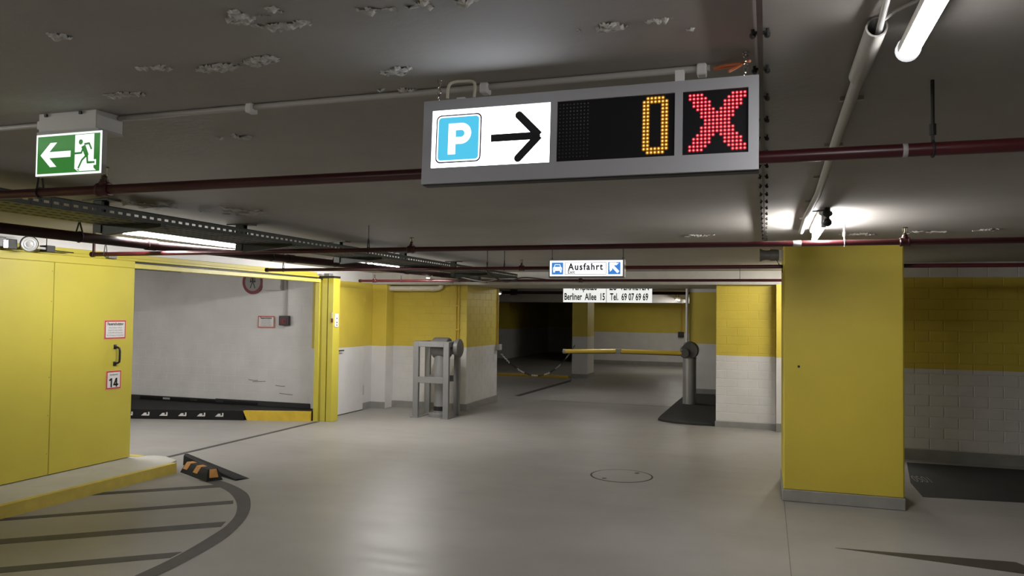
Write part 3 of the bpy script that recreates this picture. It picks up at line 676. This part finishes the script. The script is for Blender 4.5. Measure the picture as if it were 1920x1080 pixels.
for x in (-2.24 * KS, -1.455 * KS): MB().cyl((x, YS + .05, 2.175), (x, YS + .05, H), .004, n=6).torus((x, YS + .05, 2.185), (0, 1, 0), .008, .002, 12, 5).build('hanger', M['dark'], t)

YR = 14.0
t = thing('rental_sign', (-2.8, YR, 1.88), 'white two-panel sign with Berliner Allee address and telephone number', 'sign')
for nm, x0, x1, l1, l2, f1, f2 in (('left', -3.625, -2.81, 'Parkplätze', 'Berliner  Allee  15', .46, .77), ('right', -2.80, -1.97, 'ZU  VERMIETEN', 'Tel.  69 07 69 69', .73, .70)):
    g = bx(x0, x1, YR, YR + .03, 1.858, 2.285).build('panel', M['lit_park'], t)
    cx_ = (x0 + x1) / 2
    text_mb(l2, .178, lambda u, v: (cx_ + u, YR - .001, 1.957 + v), fit=f2, bold=.0042).build('lettering', M['signblack'], g)
    text_mb(l1, .178, lambda u, v: (cx_ + u, YR - .001, 2.142 + v), fit=f1, bold=.0042).build('lettering', M['signblack'], g)
bx(-2.812, -2.798, YR + .002, YR + .028, 1.858, 2.285).build('divider', M['steel'], t)
for x in (-3.4, -2.2): bx(x - .01, x + .01, YR + .005, YR + .025, 2.285, H).build('hanger', M['dark'], t)

# ------------------------------------------------------------------ sliding fire door with its kerb
t = thing('sliding_fire_door', (-6.31, 4.8, .1), 'large yellow sliding fire door hung on a ceiling track', 'door')
DX = -6.27
bx(-6.36, DX - .006, 3.35, 6.375, .105, 2.135).build('core', M['doorjoint'], t)
for y0, y1 in ((3.35, 4.415), (4.42, 5.417), (5.422, 6.375)): bx(-6.30, DX, y0, y1, .105, 2.062, c=.003).build('panel', M['door'], t)
bx(-6.30, DX + .002, 3.35, 6.375, 2.066, 2.135, c=.003).build('top_rail', M['door'], t)
bx(-6.362, -6.30, 6.362, 6.377, .105, 2.135).build('edge_strip', M['door'], t)
rv = MB()
for y in (4.40, 5.40):
    for z in (.3, .65, 1.0, 1.35, 1.7, 1.98): rv.lathe((DX, y, z), (1, 0, 0), [(0, .006), (.002, .004)], 8)
rv.build('rivets', M['doorjoint'], t)
hd = MB().tube([(DX, 6.145, 1.085), (DX + .03, 6.15, 1.088), (DX + .05, 6.155, 1.10), (DX + .052, 6.157, 1.13), (DX + .052, 6.157, 1.21), (DX + .05, 6.155, 1.235), (DX + .03, 6.15, 1.247), (DX, 6.145, 1.25)], .011, 10).box(DX, DX + .008, 6.125, 6.165, 1.06, 1.105, c=.002).box(DX, DX + .008, 6.125, 6.165, 1.23, 1.275, c=.002)
hd.build('handle', M['black'], t, smooth=50)
def framed_sign(name, label, Fp, u0, u1, v0, v1, parent_loc, lines):
    t = thing(name, parent_loc, label, 'notice')
    mb = MB(); d = .003
    q = [Fp(u0, v0, 0), Fp(u1, v0, 0), Fp(u1, v1, 0), Fp(u0, v1, 0), Fp(u0, v0, d), Fp(u1, v0, d), Fp(u1, v1, d), Fp(u0, v1, d)]
    mb.add(q, [(3, 2, 1, 0), (4, 5, 6, 7), (0, 1, 5, 4), (1, 2, 6, 5), (2, 3, 7, 6), (3, 0, 4, 7)]); mb.build('plate', mat('notice_edge', (.75, .36, .24), .4), t)
    e = .006; w = .012
    flat([[(u0 + e, v0 + e), (u1 - e, v0 + e), (u1 - e, v1 - e), (u0 + e, v1 - e)]], lambda u, v: Fp(u, v, d + .0008)).build('red_border', M['signred'], t)
    flat([[(u0 + e + w, v0 + e + w), (u1 - e - w, v0 + e + w), (u1 - e - w, v1 - e - w), (u0 + e + w, v1 - e - w)]], lambda u, v: Fp(u, v, d + .0016)).build('white_field', M['signwhite'], t)
    for body, size, cu, cv, sx, bold, mm in lines:
        text_mb(body, size, lambda u, v: Fp(cu + u, cv + v, d + .0024), sx=sx, bold=bold).build('lettering', M[mm], t)
FD = lambda u, v, d: (DX + .001 + d, u, v)
tiny = ['Feuerschutztor schliesst', 'Dieses Tor nicht zustellen', 'Im Brandfall nicht benutzen', 'Der Durchgang ist freizuhalten']
framed_sign('fire_door_notice', 'red-framed Feuerschutztor notice on the yellow sliding door', FD, 6.0, 6.275, 1.33, 1.525, (DX, 6.14, 1.33),
            [('Feuerschutztor', .042, 6.137, 1.484, .78, .0012, 'signblack')] + [(s, .0215, 6.137, 1.447 - i * .0255, .78, 0, 'signgrey') for i, s in enumerate(tiny)])
framed_sign('gate_number_notice', 'red-framed notice with bold number 14 on the yellow sliding door', FD, 6.038, 6.232, .825, 1.015, (DX, 6.13, .825),
            [('Brandabschnitt', .021, 6.135, .972, .8, .0004, 'signgrey')])
num = bpy.data.objects['gate_number_notice']
flat([bar((-.030, -.045), (-.030, .045), .019), bar((-.033, .038), (-.056, .022), .017)], lambda u, v: FD(6.135 + u, .893 + v, .0054)).build('digit_one', M['signblack'], num)
flat([bar((.034, -.045), (.034, .045), .019), bar((-.006, -.022), (.058, -.022), .017), bar((.004, -.020), (.031, .041), .017)], lambda u, v: FD(6.135 + u, .893 + v, .0054)).build('digit_four', M['signblack'], num)
# track, lintel and jamb
t = thing('door_track', (-6.34, 7.0, 2.1), 'yellow steel door track above the ramp opening', 'door track')
bx(-6.40, -6.30, 6.40, 9.96, 2.065, 2.115, c=.004).build('lower_lip', mat('track_pale_yellow', (.60, .53, .12), .4, var=.08), t)
bx(-6.40, -6.36, 6.40, 9.96, 2.115, 2.14).build('track_slot', M['dark'], t)
bx(-6.40, -6.33, 2.8, 9.96, 2.14, 2.17, c=.004).build('rail', M['door'], t)
bx(-6.40, -6.365, 2.8, 9.96, 2.17, 2.215, c=.004).build('fascia', M['door'], t)
bx(-6.34, -6.32, 6.4, 7.1, 2.053, 2.065).build('seal', M['dark'], t)
for y in (6.1, 4.2): bx(-6.33, -6.28, y - .05, y + .05, 2.145, 2.19, c=.004).build('roller_carriage', M['steel'], t)
t = thing('door_jamb', (-6.25, 10.05, 0), 'yellow steel jamb post at the end of the sliding-door opening', 'door frame')
bx(-6.40, -6.33, 9.97, 10.0, 0, 2.10).build('inner_lip', M['door'], t)
bx(-6.40, -6.30, 10.0, 10.285, 0, 2.10, c=.003).build('channel_web', M['doorjoint'], t)
bx(-6.30, -6.215, 10.0, 10.17, 0, 2.13, c=.004).build('flange', M['door'], t)
bx(-6.215, -6.195, 10.03, 10.17, 0, 2.12).build('groove', M['doorjoint'], t)
bx(-6.195, -6.10, 9.99, 10.17, 0, 2.13, c=.004).build('flange', M['door'], t)
bx(-6.36, -6.09, 9.98, 10.16, 2.13, 2.16).build('cap_plate', M['dark'], t)
bx(-6.28, -6.18, 10.0, 10.1, 2.16, 2.20, c=.004).build('buffer', M['steel'], t)
# control plate on the jamb
t = thing('wall_switch_plate', (-6.09, 10.1, 1.4), 'white key-switch plate mounted on the yellow jamb', 'switch')
bx(-6.10, -6.085, 10.02, 10.12, 1.40, 1.60, c=.003).build('plate', M['signwhite'], t)
bx(-6.13, -6.10, 9.975, 9.99, 1.47, 1.53).build('indicator', M['darkred'], t); bx(-6.13, -6.115, 9.98, 9.99, 1.53, 1.62).build('tab', M['greyp'], t)
for z in (1.43, 1.47, 1.53): MB().cyl((-6.085, 10.07, z), (-6.081, 10.07, z), .011, n=10).build('keyhole', M['black'], t)
# guide slot in the floor
struct(bx(-6.335, -6.265, 6.4, 9.95, 0, .0015).build('trim_5', M['stripe']))
# kerb platform
t = thing('kerb_platform', (-6.1, 3, 0), 'low grey kerb platform with a worn yellow edge before the sliding door', 'kerb')
MB().prism([(-6.39, -3.0), (-5.74, -3.0), (-5.68, 6.30), (-5.73, 6.44), (-5.98, 6.56), (-6.14, 6.56), (-6.24, 6.42), (-6.39, 6.42)], 0, .098).build('slab', M['slab'], t)
MB().prism([(-5.745, -3.0), (-5.685, -3.0), (-5.61, 6.31), (-5.672, 6.31)], 0, .101).build('kerb_edge', M['kerb_y'], t)
bx(-6.39, -6.20, 6.43, 6.51, 0, .1).build('kerb_stub', M['kerb_y'], t)

# rubber wheel stop and black ramp wedge at the kerb tip
def oriented(p, ang):
    ca, sa = math.cos(ang), math.sin(ang)
    return lambda x, y, z: (p[0] + x * ca - y * sa, p[1] + x * sa + y * ca, z)
def prof_solid(T, prof, x0, x1, in0=0.0, in1=0.0, k1=1.0):
    """extrude a (y, z) profile along local x; top corners pulled in by in0 / in1"""
    zmax = max(z for _, z in prof); n = len(prof)
    return MB().add([T(x0 + in0 * z / zmax, y, z) for y, z in prof] + [T(x1 - in1 * z / zmax, y, z * k1) for y, z in prof],
                    [tuple(range(n))[::-1], tuple(range(n, 2 * n))] + [(i, (i + 1) % n, n + (i + 1) % n, n + i) for i in range(n)])
ang = math.atan2(-.30, .60)
T = oriented((-5.61, 6.36), ang)
t = thing('wheel_stop', (-5.3, 6.25, 0), 'black rubber wheel stop with orange reflector patches at the kerb tip', 'wheel stop')
prof_solid(T, [(0, 0), (.03, .06), (.055, .098), (.15, .098), (.16, 0)], 0, .62, .02, .10).build('body', M['rubber'], t)
def patch(x0, x1, s0, s1, off=.0015):
    y0, z0 = .03 + (s0) * .025, .06 + s0 * .038; y1, z1 = .03 + s1 * .025, .06 + s1 * .038
    a, b = (x0, x0 + .01), (x1, x1 + .01)
    return MB().add([T(x0, y0 - off, z0 + off), T(x1, y0 - off, z0 + off), T(x1 + .0, y1 - off, z1 + off), T(x0 + .0, y1 - off, z1 + off), T(x1, .055 + .06, .0995), T(x0, .055 + .06, .0995)], [(0, 1, 2, 3), (3, 2, 4, 5)])
patch(.03, .13, -.6, 1).build('reflector', M['orange'], t); patch(.27, .37, -.6, 1).build('reflector', M['orange'], t)
MB().add([T(.615, .03, .035), T(.61, .12, .03), T(.545, .13, .0995), T(.535, .065, .0995)], [(0, 1, 2, 3)]).build('reflector', M['orange'], t)
T2 = oriented((-5.835, 6.655), math.atan2(-.47, 1.10))
t = tag(prof_solid(T2, [(0, 0), (.005, .10), (.02, .115), (.045, .115), (.15, .002), (.15, 0)], 0, 1.08, .0, .0, .12).build('rubber_wedge', M['rubber']), 'black rubber wedge lying along the back of the wheel stop', 'wedge')

# ramp kerb inside the opening
t = thing('ramp_kerb', (-7.9, 9.9, 0), 'black rubber ramp kerb with white reflectors and a yellow end', 'kerb')
def fy(x): return 9.92 + (x + 6.45) * .31
MB().prism([(-9.9, fy(-9.9)), (-7.37, fy(-7.37)), (-7.37, fy(-7.37) + .05), (-6.43, fy(-6.43) + .05), (-6.43, 10.27), (-9.9, 10.27)], 0, .14).build('black_section', M['rubber'], t)
MB().add([(-7.32, fy(-7.32), 0), (-6.43, fy(-6.43), 0), (-6.43, fy(-6.43) + .049, 0), (-7.32, fy(-7.32) + .049, 0), (-7.38, fy(-7.38), .143), (-6.43, fy(-6.43), .143), (-6.43, fy(-6.43) + .06, .143), (-7.38, fy(-7.38) + .06, .143)],
         [(0, 3, 2, 1), (4, 5, 6, 7), (0, 1, 5, 4), (1, 2, 6, 5), (2, 3, 7, 6), (3, 0, 4, 7)]).build('yellow_section', M['kerb_y2'], t)
for x in (-9.02, -8.78, -8.52, -8.25, -7.98, -7.72):
    def K(u, s): return (u, fy(u) - .004, .14 * s + .001)
    L_ = MB()
    L_.add([K(x - .055, .35), K(x + .06, .35), K(x + .065, .48), K(x - .035, .48)], [(0, 1, 2, 3)])
    L_.add([K(x - .035, .48), K(x + .02, .48), K(x + .025, .66), K(x - .01, .66)], [(0, 1, 2, 3)])
    L_.add([K(x + .045, .48), K(x + .065, .48), K(x + .065, .74), K(x + .045, .74)], [(0, 1, 2, 3)])
    L_.build('reflector', M['wreflect'], t)
t = thing('wall_bumper', (-8.6, 10.26, .14), 'black bumper strip with dull reflector patches along the white ramp wall', 'bumper')
bx(-9.9, -7.6, 10.245, 10.27, .141, .188, c=.004).build('strip', M['rubber'], t)
for x, m in ((-9.35, 'roundgrey'), (-8.8, 'dark'), (-8.3, 'dark')): bx(x - .07, x + .07, 10.24, 10.245, .155, .185).build('reflector', M[m], t)
# marks on the ramp wall
FR = lambda u, v, d: (u, 10.288 - d, v)
framed_sign('ramp_notice', 'red-framed Feuerschutztor notice on the white ramp wall', FR, -7.64, -7.33, 1.36, 1.55, (-7.48, 10.288, 1.36),
            [('Feuerschutztor', .045, -7.485, 1.515, .78, .0015, 'signblack')] + [(s, .023, -7.485, 1.476 - i * .026, .74, 0, 'signgrey') for i, s in enumerate(tiny)])
t = thing('no_pedestrians_sign', (-7.745, 10.27, 1.9), 'round red-rimmed no-pedestrians sign half hidden by the door track', 'sign')
FQ = lambda d: (lambda u, v: (-7.745 + u, 10.275 - d, 2.085 + v))
MB().lathe((-7.745, 10.285, 2.085), (0, -1, 0), [(0, .195), (.010, .195)], 36).build('rim', M['roundred'], t)
flat([disc(0, 0, .145, 32)], FQ(.001)).build('field', M['roundgrey'], t)
flat([disc(0, .105, .02, 12)] + [bar((-.03, .08), (.03, .08), .02), bar((0, .08), (0, .0), .035), bar((-.03, .08), (-.045, .01), .014), bar((.03, .08), (.045, .01), .014), bar((-.005, .0), (-.045, -.10), .016), bar((.005, .0), (.045, -.10), .016), bar((-.05, -.005), (-.02, .015), .02), bar((.02, .015), (.05, -.005), .02)], FQ(.002)).build('walking_figure', M['signblack'], t)
t = thing('wall_box', (-7.35, 10.25, 1.94), 'flat white box beside the round sign on the ramp wall', 'box')
bx(-7.53, -7.19, 10.23, 10.29, 1.95, 2.15, c=.006).build('case', M['ramp'], t); bx(-7.25, -7.20, 10.222, 10.23, 1.97, 2.03).build('cover', M['whitep'], t)
t = thing('call_point', (-7.125, 10.26, 1.4), 'dark red square call button box on the ramp wall', 'button box')
bx(-7.21, -7.04, 10.22, 10.29, 1.405, 1.555, c=.006).build('case', mat('call_case', (.03, .02, .022), .4), t)
bx(-7.18, -7.07, 10.214, 10.22, 1.425, 1.515).build('face', M['darkred'], t); MB().cyl((-7.125, 10.214, 1.47), (-7.125, 10.205, 1.47), .022, n=14).build('button', M['roundred'], t)
MB().cyl((-7.125, 10.275, 1.555), (-7.125, 10.275, 2.15), .012, n=8).build('conduit', M['greyp'], t)

# steel door in the left wall
t = thing('steel_door', (-6.39, 10.9, 0), 'white and yellow steel door behind the jamb post', 'door')
bx(-6.399, -6.37, 10.45, 11.40, .012, 2.02, c=.003).build('leaf', M['doorwhite'], t)
MB().tube([(-6.375, 10.53, 1.02), (-6.33, 10.53, 1.02), (-6.32, 10.55, 1.02), (-6.32, 10.68, 1.02)], .011, 8).build('handle', M['black'], t, smooth=50)
bx(-6.376, -6.371, 10.505, 10.555, .93, .985).build('lock_plate', M['steel'], t)
for z in (.25, 1.80): MB().cyl((-6.368, 11.41, z), (-6.368, 11.41, z + .16), .011, n=8).build('hinge', M['conduit_y'] if z > 1 else M['greyp'], t)
bx(-6.399, -6.37, 10.43, 11.40, 0, .010).build('threshold', M['dark'], t)

# pipes on the recess wall
t = thing('drain_pipe', (-5.8, 11.86, 2.0), 'cream drain pipe with an elbow below the beam', 'pipe')
MB().tube([(-6.38, 11.86, 2.035), (-5.32, 11.86, 2.04), (-5.24, 11.86, 2.045), (-5.19, 11.86, 2.07), (-5.185, 11.86, 2.10)], .045, 16).build('pipe', M['creamp'], t, smooth=40)
for x in (-5.75, -5.33): MB().cyl((x - .02, 11.86, 2.036), (x + .02, 11.86, 2.037), .05, n=16).build('socket', M['creamp'], t, smooth=40)
t = thing('wall_conduit_pair', (-4.93, 11.96, 1.0), 'pair of yellow conduits running down the recess wall', 'conduit')
for x, zb in ((-4.955, 1.2), (-4.905, .25)):
    MB().cyl((x, 11.975, zb), (x, 11.975, 2.10), .012, n=10).build('conduit', M['conduit_y'], t, smooth=40)
for z in (1.35, 1.75): bx(-4.975, -4.885, 11.955, 11.99, z - .012, z + .012).build('clip', M['conduit_y'], t)
t = thing('corner_conduit', (-4.74, 13.5, 1.0), 'yellow conduit with a grey socket at the passage corner', 'conduit')
MB().cyl((-4.745, 13.50, 1.06), (-4.745, 13.50, 2.10), .016, n=10).build('conduit', M['conduit_y'], t, smooth=40)
bx(-4.77, -4.68, 13.44, 13.56, .95, 1.06, c=.005).build('socket_box', M['greyp'], t)

# ------------------------------------------------------------------ ticket terminal in its guard frame
t = thing('guard_frame', (-4.92, 11.1, 0), 'grey steel guard frame around the ticket column', 'guard frame')
for y in (10.93, 11.36):
    for x in (-5.235, -4.725): bx(x, x + .09, y, y + .06, 0, 1.185, c=.004).build('post', M['steel'], t)
    bx(-5.145, -4.725, y, y + .06, 1.10, 1.185, c=.004).build('top_rail', M['steel'], t)
    bx(-5.145, -4.725, y, y + .06, .54, .635, c=.004).build('middle_rail', M['steel'], t)
for x in (-5.235, -4.725):
    bx(x, x + .09, 10.99, 11.36, 1.10, 1.185, c=.004).build('side_rail', M['steel'], t)
    bx(x - .03, x + .10, 10.91, 11.44, 0, .012).build('foot_plate', M['steel'], t)
t = thing('ticket_column', (-4.87, 11.18, 0), 'cylindrical grey ticket column with a drum head inside the guard frame', 'ticket machine')
MB().lathe((-4.90, 11.18, .0), (0, 0, 1), [(0, .16), (.055, .16), (.06, .155)], 28).build('base_disc', M['steel'], t, smooth=40)
MB().cyl((-4.86, 11.18, .06), (-4.86, 11.18, 1.0), .115, n=28).build('column', M['steel'], t, smooth=40)
MB().cyl((-4.86, 11.18, .10), (-4.86, 11.18, .17), .118, n=28).build('base_slot', M['black'], t, smooth=40)
MB().lathe((-4.99, 11.18, 1.08), (1, 0, 0), [(0, .15), (.02, .165), (.24, .165), (.26, .15)], 32).build('drum_head', M['headgrey'], t, smooth=40)
MB().lathe((-4.73, 11.18, 1.08), (1, 0, 0), [(0, .10), (.115, .10), (.12, .145), (.18, .145), (.19, .13)], 28).build('end_drum', M['headgrey'], t, smooth=40)

# ------------------------------------------------------------------ barrier
t = thing('parking_barrier', (-1.33, 14.37, .03), 'parking barrier with round-headed steel post and yellow boom', 'barrier')
MB().cyl((-1.33, 14.37, .03), (-1.33, 14.37, .865), .12, n=36).build('column', M['polesteel'], t, smooth=40)
MB().cyl((-1.33, 14.37, .855), (-1.33, 14.37, .875), .124, n=36).build('collar', M['steel'], t, smooth=40)
MB().lathe((-1.33, 14.25, 1.0), (0, 1, 0), [(0, .14), (.02, .162), (.22, .162), (.24, .15)], 40).build('head', M['headgrey'], t, smooth=40)
pl = [(.035, -.14)] + [(.148 * math.cos(a), .148 * math.sin(a)) for a in [math.radians(-70 + i * 10) for i in range(15)]] + [(.035, .14)]
flat([pl], lambda u, v: (-1.33 + u, 14.249, 1.0 + v)).build('head_plate', mat('head_plate_grey', (.17, .165, .155), .45), t)
MB().lathe((-1.40, 14.24, .955), (0, -1, 0), [(0, .085), (.09, .085), (.1, .075)], 24).build('pivot', mat('pivot_grey', (.13, .125, .12), .45), t, smooth=40)
MB().tube([(-1.45, 14.17, .955), (-2.555, 14.17, .962)], .038, 14).build('boom_section', M['armyellow'], t, smooth=40)
MB().tube([(-2.645, 14.17, .962), (-3.62, 14.17, .93)], .037, 14).build('boom_section', M['armyellow'], t, smooth=40)
bx(-2.65, -2.55, 14.13, 14.21, .915, 1.005, c=.008).build('boom_joint', M['steel'], t)
MB().cyl((-3.61, 14.17, .93), (-3.66, 14.17, .929), .042, n=16).build('end_cap', M['greyp'], t, smooth=40)
MB().tube([(-1.45, 14.17, .916), (-2.555, 14.17, .922)], .010, 6).tube([(-2.645, 14.17, .922), (-3.62, 14.17, .892)], .010, 6).build('rubber_lip', M['black'], t)
t = tag(MB().prism([(-1.60, 12.14), (-1.52, 12.02), (-1.29, 11.87), (-1.01, 11.82), (-.725, 11.84), (-.725, 13.6), (-1.0, 16.27), (-1.51, 16.27), (-1.57, 15.7), (-1.61, 12.5)], 0, .03).build('barrier_island', M['island']), 'dark coated low island under the barrier post', 'island')
# hanging chain
t = thing('barrier_chain', (-4.65, 16.3, .28), 'black and white plastic chain sagging between passage corner and slim pillar', 'chain')
pts = []
N = 96
for i in range(N + 1):
    u = i / N; y = 13.50 + u * (19.29 - 13.50); k = (y - 16.35)
    z = .285 + (.0735 if k < 0 else .0635) * k * k
    pts.append(Vector((-4.67, y, z)))
for s_ in range(12):
    mb = MB()
    for i in range(s_ * 8, s_ * 8 + 8):
        d = (pts[i + 1] - pts[i]).normalized(); side = Vector((1, 0, 0)) if i % 2 else d.cross(Vector((1, 0, 0)))
        mb.torus((pts[i] + pts[i + 1]) / 2, side, .019, .0042, 10, 4, stretch=d)
    mb.build('chain_section', M['whitep'] if s_ % 2 == 0 else M['black'], t, smooth=60)
t2 = tag(bx(-6.9, -4.76, 19.0, 19.12, 0, .06, c=.006).build('bay_kerb', M['kerb_y2']), 'low yellow kerb across the dark bay behind the chain', 'kerb')
tag(MB().prism([(-4.75, 14.55), (-4.62, 14.5), (-4.48, 18.1), (-4.6, 18.7)], 0, .0015).build('floor_stripe', M['stripe']), 'dark floor stripe running from the passage corner towards the slim pillar', 'floor marking')
t = thing('pull_cord', (-2.57, 24.9, 1.0), 'small grey switch on a hanging conduit on the end wall', 'switch')
MB().cyl((-2.57, 24.96, 1.05), (-2.57, 24.96, 2.0), .02, n=8).build('conduit', M['conduit_y'], t); bx(-2.67, -2.49, 24.90, 25.0, .93, 1.1, c=.01).build('switch_box', M['dark'], t)
tag(MB().cyl((-1.56, 16.25, .95), (-1.56, 16.25, 2.2), .03, n=12).build('white_pipe', M['whitep'], smooth=40), 'white vertical pipe on the corner behind the barrier post', 'pipe')

# ------------------------------------------------------------------ floor markings
t = thing('manhole_cover', (-1.4, 7.85, 0), 'round manhole cover set in the grey floor', 'manhole cover')
MB().lathe((-1.4, 7.85, 0), (0, 0, 1), [(0, .318), (.0010, .318)], 56).build('rim', mat('manhole_gap', (.02, .019, .018), .6), t)
MB().lathe((-1.4, 7.85, 0), (0, 0, 1), [(0, .300), (.0014, .300)], 56).build('lid', M['floor'], t)
for x, y in ((-1.54, 7.66), (-1.27, 8.03)): bx(x - .022, x + .022, y - .022, y + .022, .0014, .0022).build('lifting_slot', M['black'], t)
def interp(P, n=6):
    P = [Vector((a, b, 0)) for a, b in P]; out = []
    for i in range(len(P) - 1):
        a, b, c, d = P[max(i - 1, 0)], P[i], P[i + 1], P[min(i + 2, len(P) - 1)]
        for k in range(n):
            u = k / n; q = .5 * ((2 * b) + (c - a) * u + (2 * a - 5 * b + 4 * c - d) * u * u + (3 * b - a - 3 * c + d) * u ** 3); out.append((q.x, q.y))
    out.append((P[-1].x, P[-1].y)); return out
ao = interp([(-5.15, 6.24), (-4.83, 6.12), (-4.43, 5.86), (-4.13, 5.52), (-3.90, 5.16), (-3.72, 4.75), (-3.63, 4.40), (-3.58, 4.09), (-3.56, 3.86), (-3.55, 3.2), (-3.55, 2.4)])
ai = interp([(-5.18, 6.12), (-4.93, 6.02), (-4.60, 5.83), (-4.29, 5.54), (-4.06, 5.24), (-3.92, 4.97), (-3.84, 4.72), (-3.73, 4.23), (-3.69, 3.82), (-3.68, 3.2), (-3.68, 2.4)])
n_ = len(ao); mb = MB().add([(x, y, .0018) for x, y in ao] + [(x, y, .0018) for x, y in ai], [(i, i + 1, n_ + i + 1, n_ + i) for i in range(n_ - 1)])
tag(mb.build('floor_arc', M['stripe']), 'wide curved grey line on the floor sweeping from the wheel stop', 'floor marking')
def fstripe(poly, label):
    return tag(MB().prism(poly, 0, .0015).build('floor_stripe', M['stripe']), label, 'floor marking', 'hatch stripes beside the kerb')
fstripe([(-5.62, 5.29), (-5.62, 5.42), (-4.89, 6.03), (-4.79, 5.96)], 'shortest dark hatch stripe on the floor, right beside the wheel stop')
fstripe([(-5.66, 4.47), (-4.36, 5.59), (-4.29, 5.50), (-5.66, 4.36)], 'dark hatch stripe on the floor, second counting from the wheel stop')
fstripe([(-5.66, 3.67), (-3.98, 5.02), (-3.92, 4.89), (-5.66, 3.50)], 'dark hatch stripe on the floor, third counting from the wheel stop')
fstripe([(-5.66, 2.81), (-3.76, 4.30), (-3.74, 4.17), (-5.66, 2.64)], 'dark hatch stripe on the floor, fourth and farthest from the wheel stop')
tag(MB().prism([(1.52, 9.78), (1.37, 8.6), (1.37, 7.96), (6.5, 8.55), (6.5, 9.85)], 0, .0015).build('bay_field', M['bay']), 'dark painted parking bay field before the brick wall', 'floor marking')
t = text_mb('0501', .30, lambda u, v: (1.51 + u * .35 - v * .03, 8.80 + v * 1.5, .0025), sx=.85, bold=-.006)
tag(t.build('bay_number', mat('bay_lettering', (.30, .29, .27), .6)), 'faint worn bay number painted on the dark parking bay', 'lettering')
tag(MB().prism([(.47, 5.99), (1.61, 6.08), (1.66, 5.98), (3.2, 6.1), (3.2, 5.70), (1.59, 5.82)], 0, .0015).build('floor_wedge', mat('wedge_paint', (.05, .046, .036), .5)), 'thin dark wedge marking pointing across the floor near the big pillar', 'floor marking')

# ------------------------------------------------------------------ speaker and spotlight
t = thing('horn_speaker', (.04, 7.5, 2.15), 'dark grey loudspeaker mounted on the side of the big yellow pillar', 'loudspeaker')
MB().lathe((-.06, 7.55, 2.215), (1, 0, 0), [(0, .062), (.008, .06), (.03, .050), (.06, .045), (.09, .047), (.092, .055), (.10, .055), (.165, .052), (.17, .045)], 20).build('body', M['headgrey'], t, smooth=40)
bx(.11, .145, 7.52, 7.58, 2.17, 2.26).build('bracket', M['whitep'], t)
MB().tube([(.09, 7.53, 2.165), (.11, 7.54, 2.13), (.135, 7.55, 2.10), (.14, 7.55, 2.05)], .004, 6).build('lead', M['black'], t)
t = thing('spotlight', (-6.15, 5.0, 2.18), 'round glass-fronted spotlight on a black housing above the sliding door', 'spotlight')
c0 = Vector((-6.13, 5.04, 2.198)); ax_ = Vector((.80, -.58, -.15)).normalized()
MB().lathe(c0 - ax_ * .10, ax_, [(0, .045), (.03, .066), (.10, .072), (.112, .070)], 24).build('barrel', M['black'], t, smooth=40)
ln = MB().lathe(c0 + ax_ * .012, ax_, [(0, .066), (.006, .065), (.007, .057), (.003, .050), (.008, .038), (.004, .029), (.010, .019), (.012, .009), (.012, .0)], 28).build('lens', M['glass'], t, smooth=20)
MB().torus(c0 + ax_ * .014, ax_, .065, .005, 28, 6).build('rim', M['chrome'], t, smooth=50)
bx(-6.30, -6.17, 4.60, 4.86, 2.155, 2.24, c=.005).build('housing', M['black'], t)
bx(-6.28, -6.18, 4.86, 4.97, 2.145, 2.23, c=.004).build('bracket', M['dark'], t); bx(-6.17, -6.165, 4.83, 4.87, 2.15, 2.215).build('label_plate', M['chrome'], t)
MB().box(-6.26, -6.17, 5.05, 5.25, 2.165, 2.185).build('arm', M['steel'], t)
bx(-6.25, -6.16, 5.24, 5.33, 2.145, 2.205, c=.004).build('terminal_box', M['dark'], t)
MB().cyl((-6.2, 5.27, 2.19), (-6.2, 5.27, H), .004, n=6).build('rod', M['dark'], t)
MB().tube([(-6.2, 5.33, 2.165), (-6.25, 5.6, 2.165)], .006, 6).build('lead', M['dark'], t)
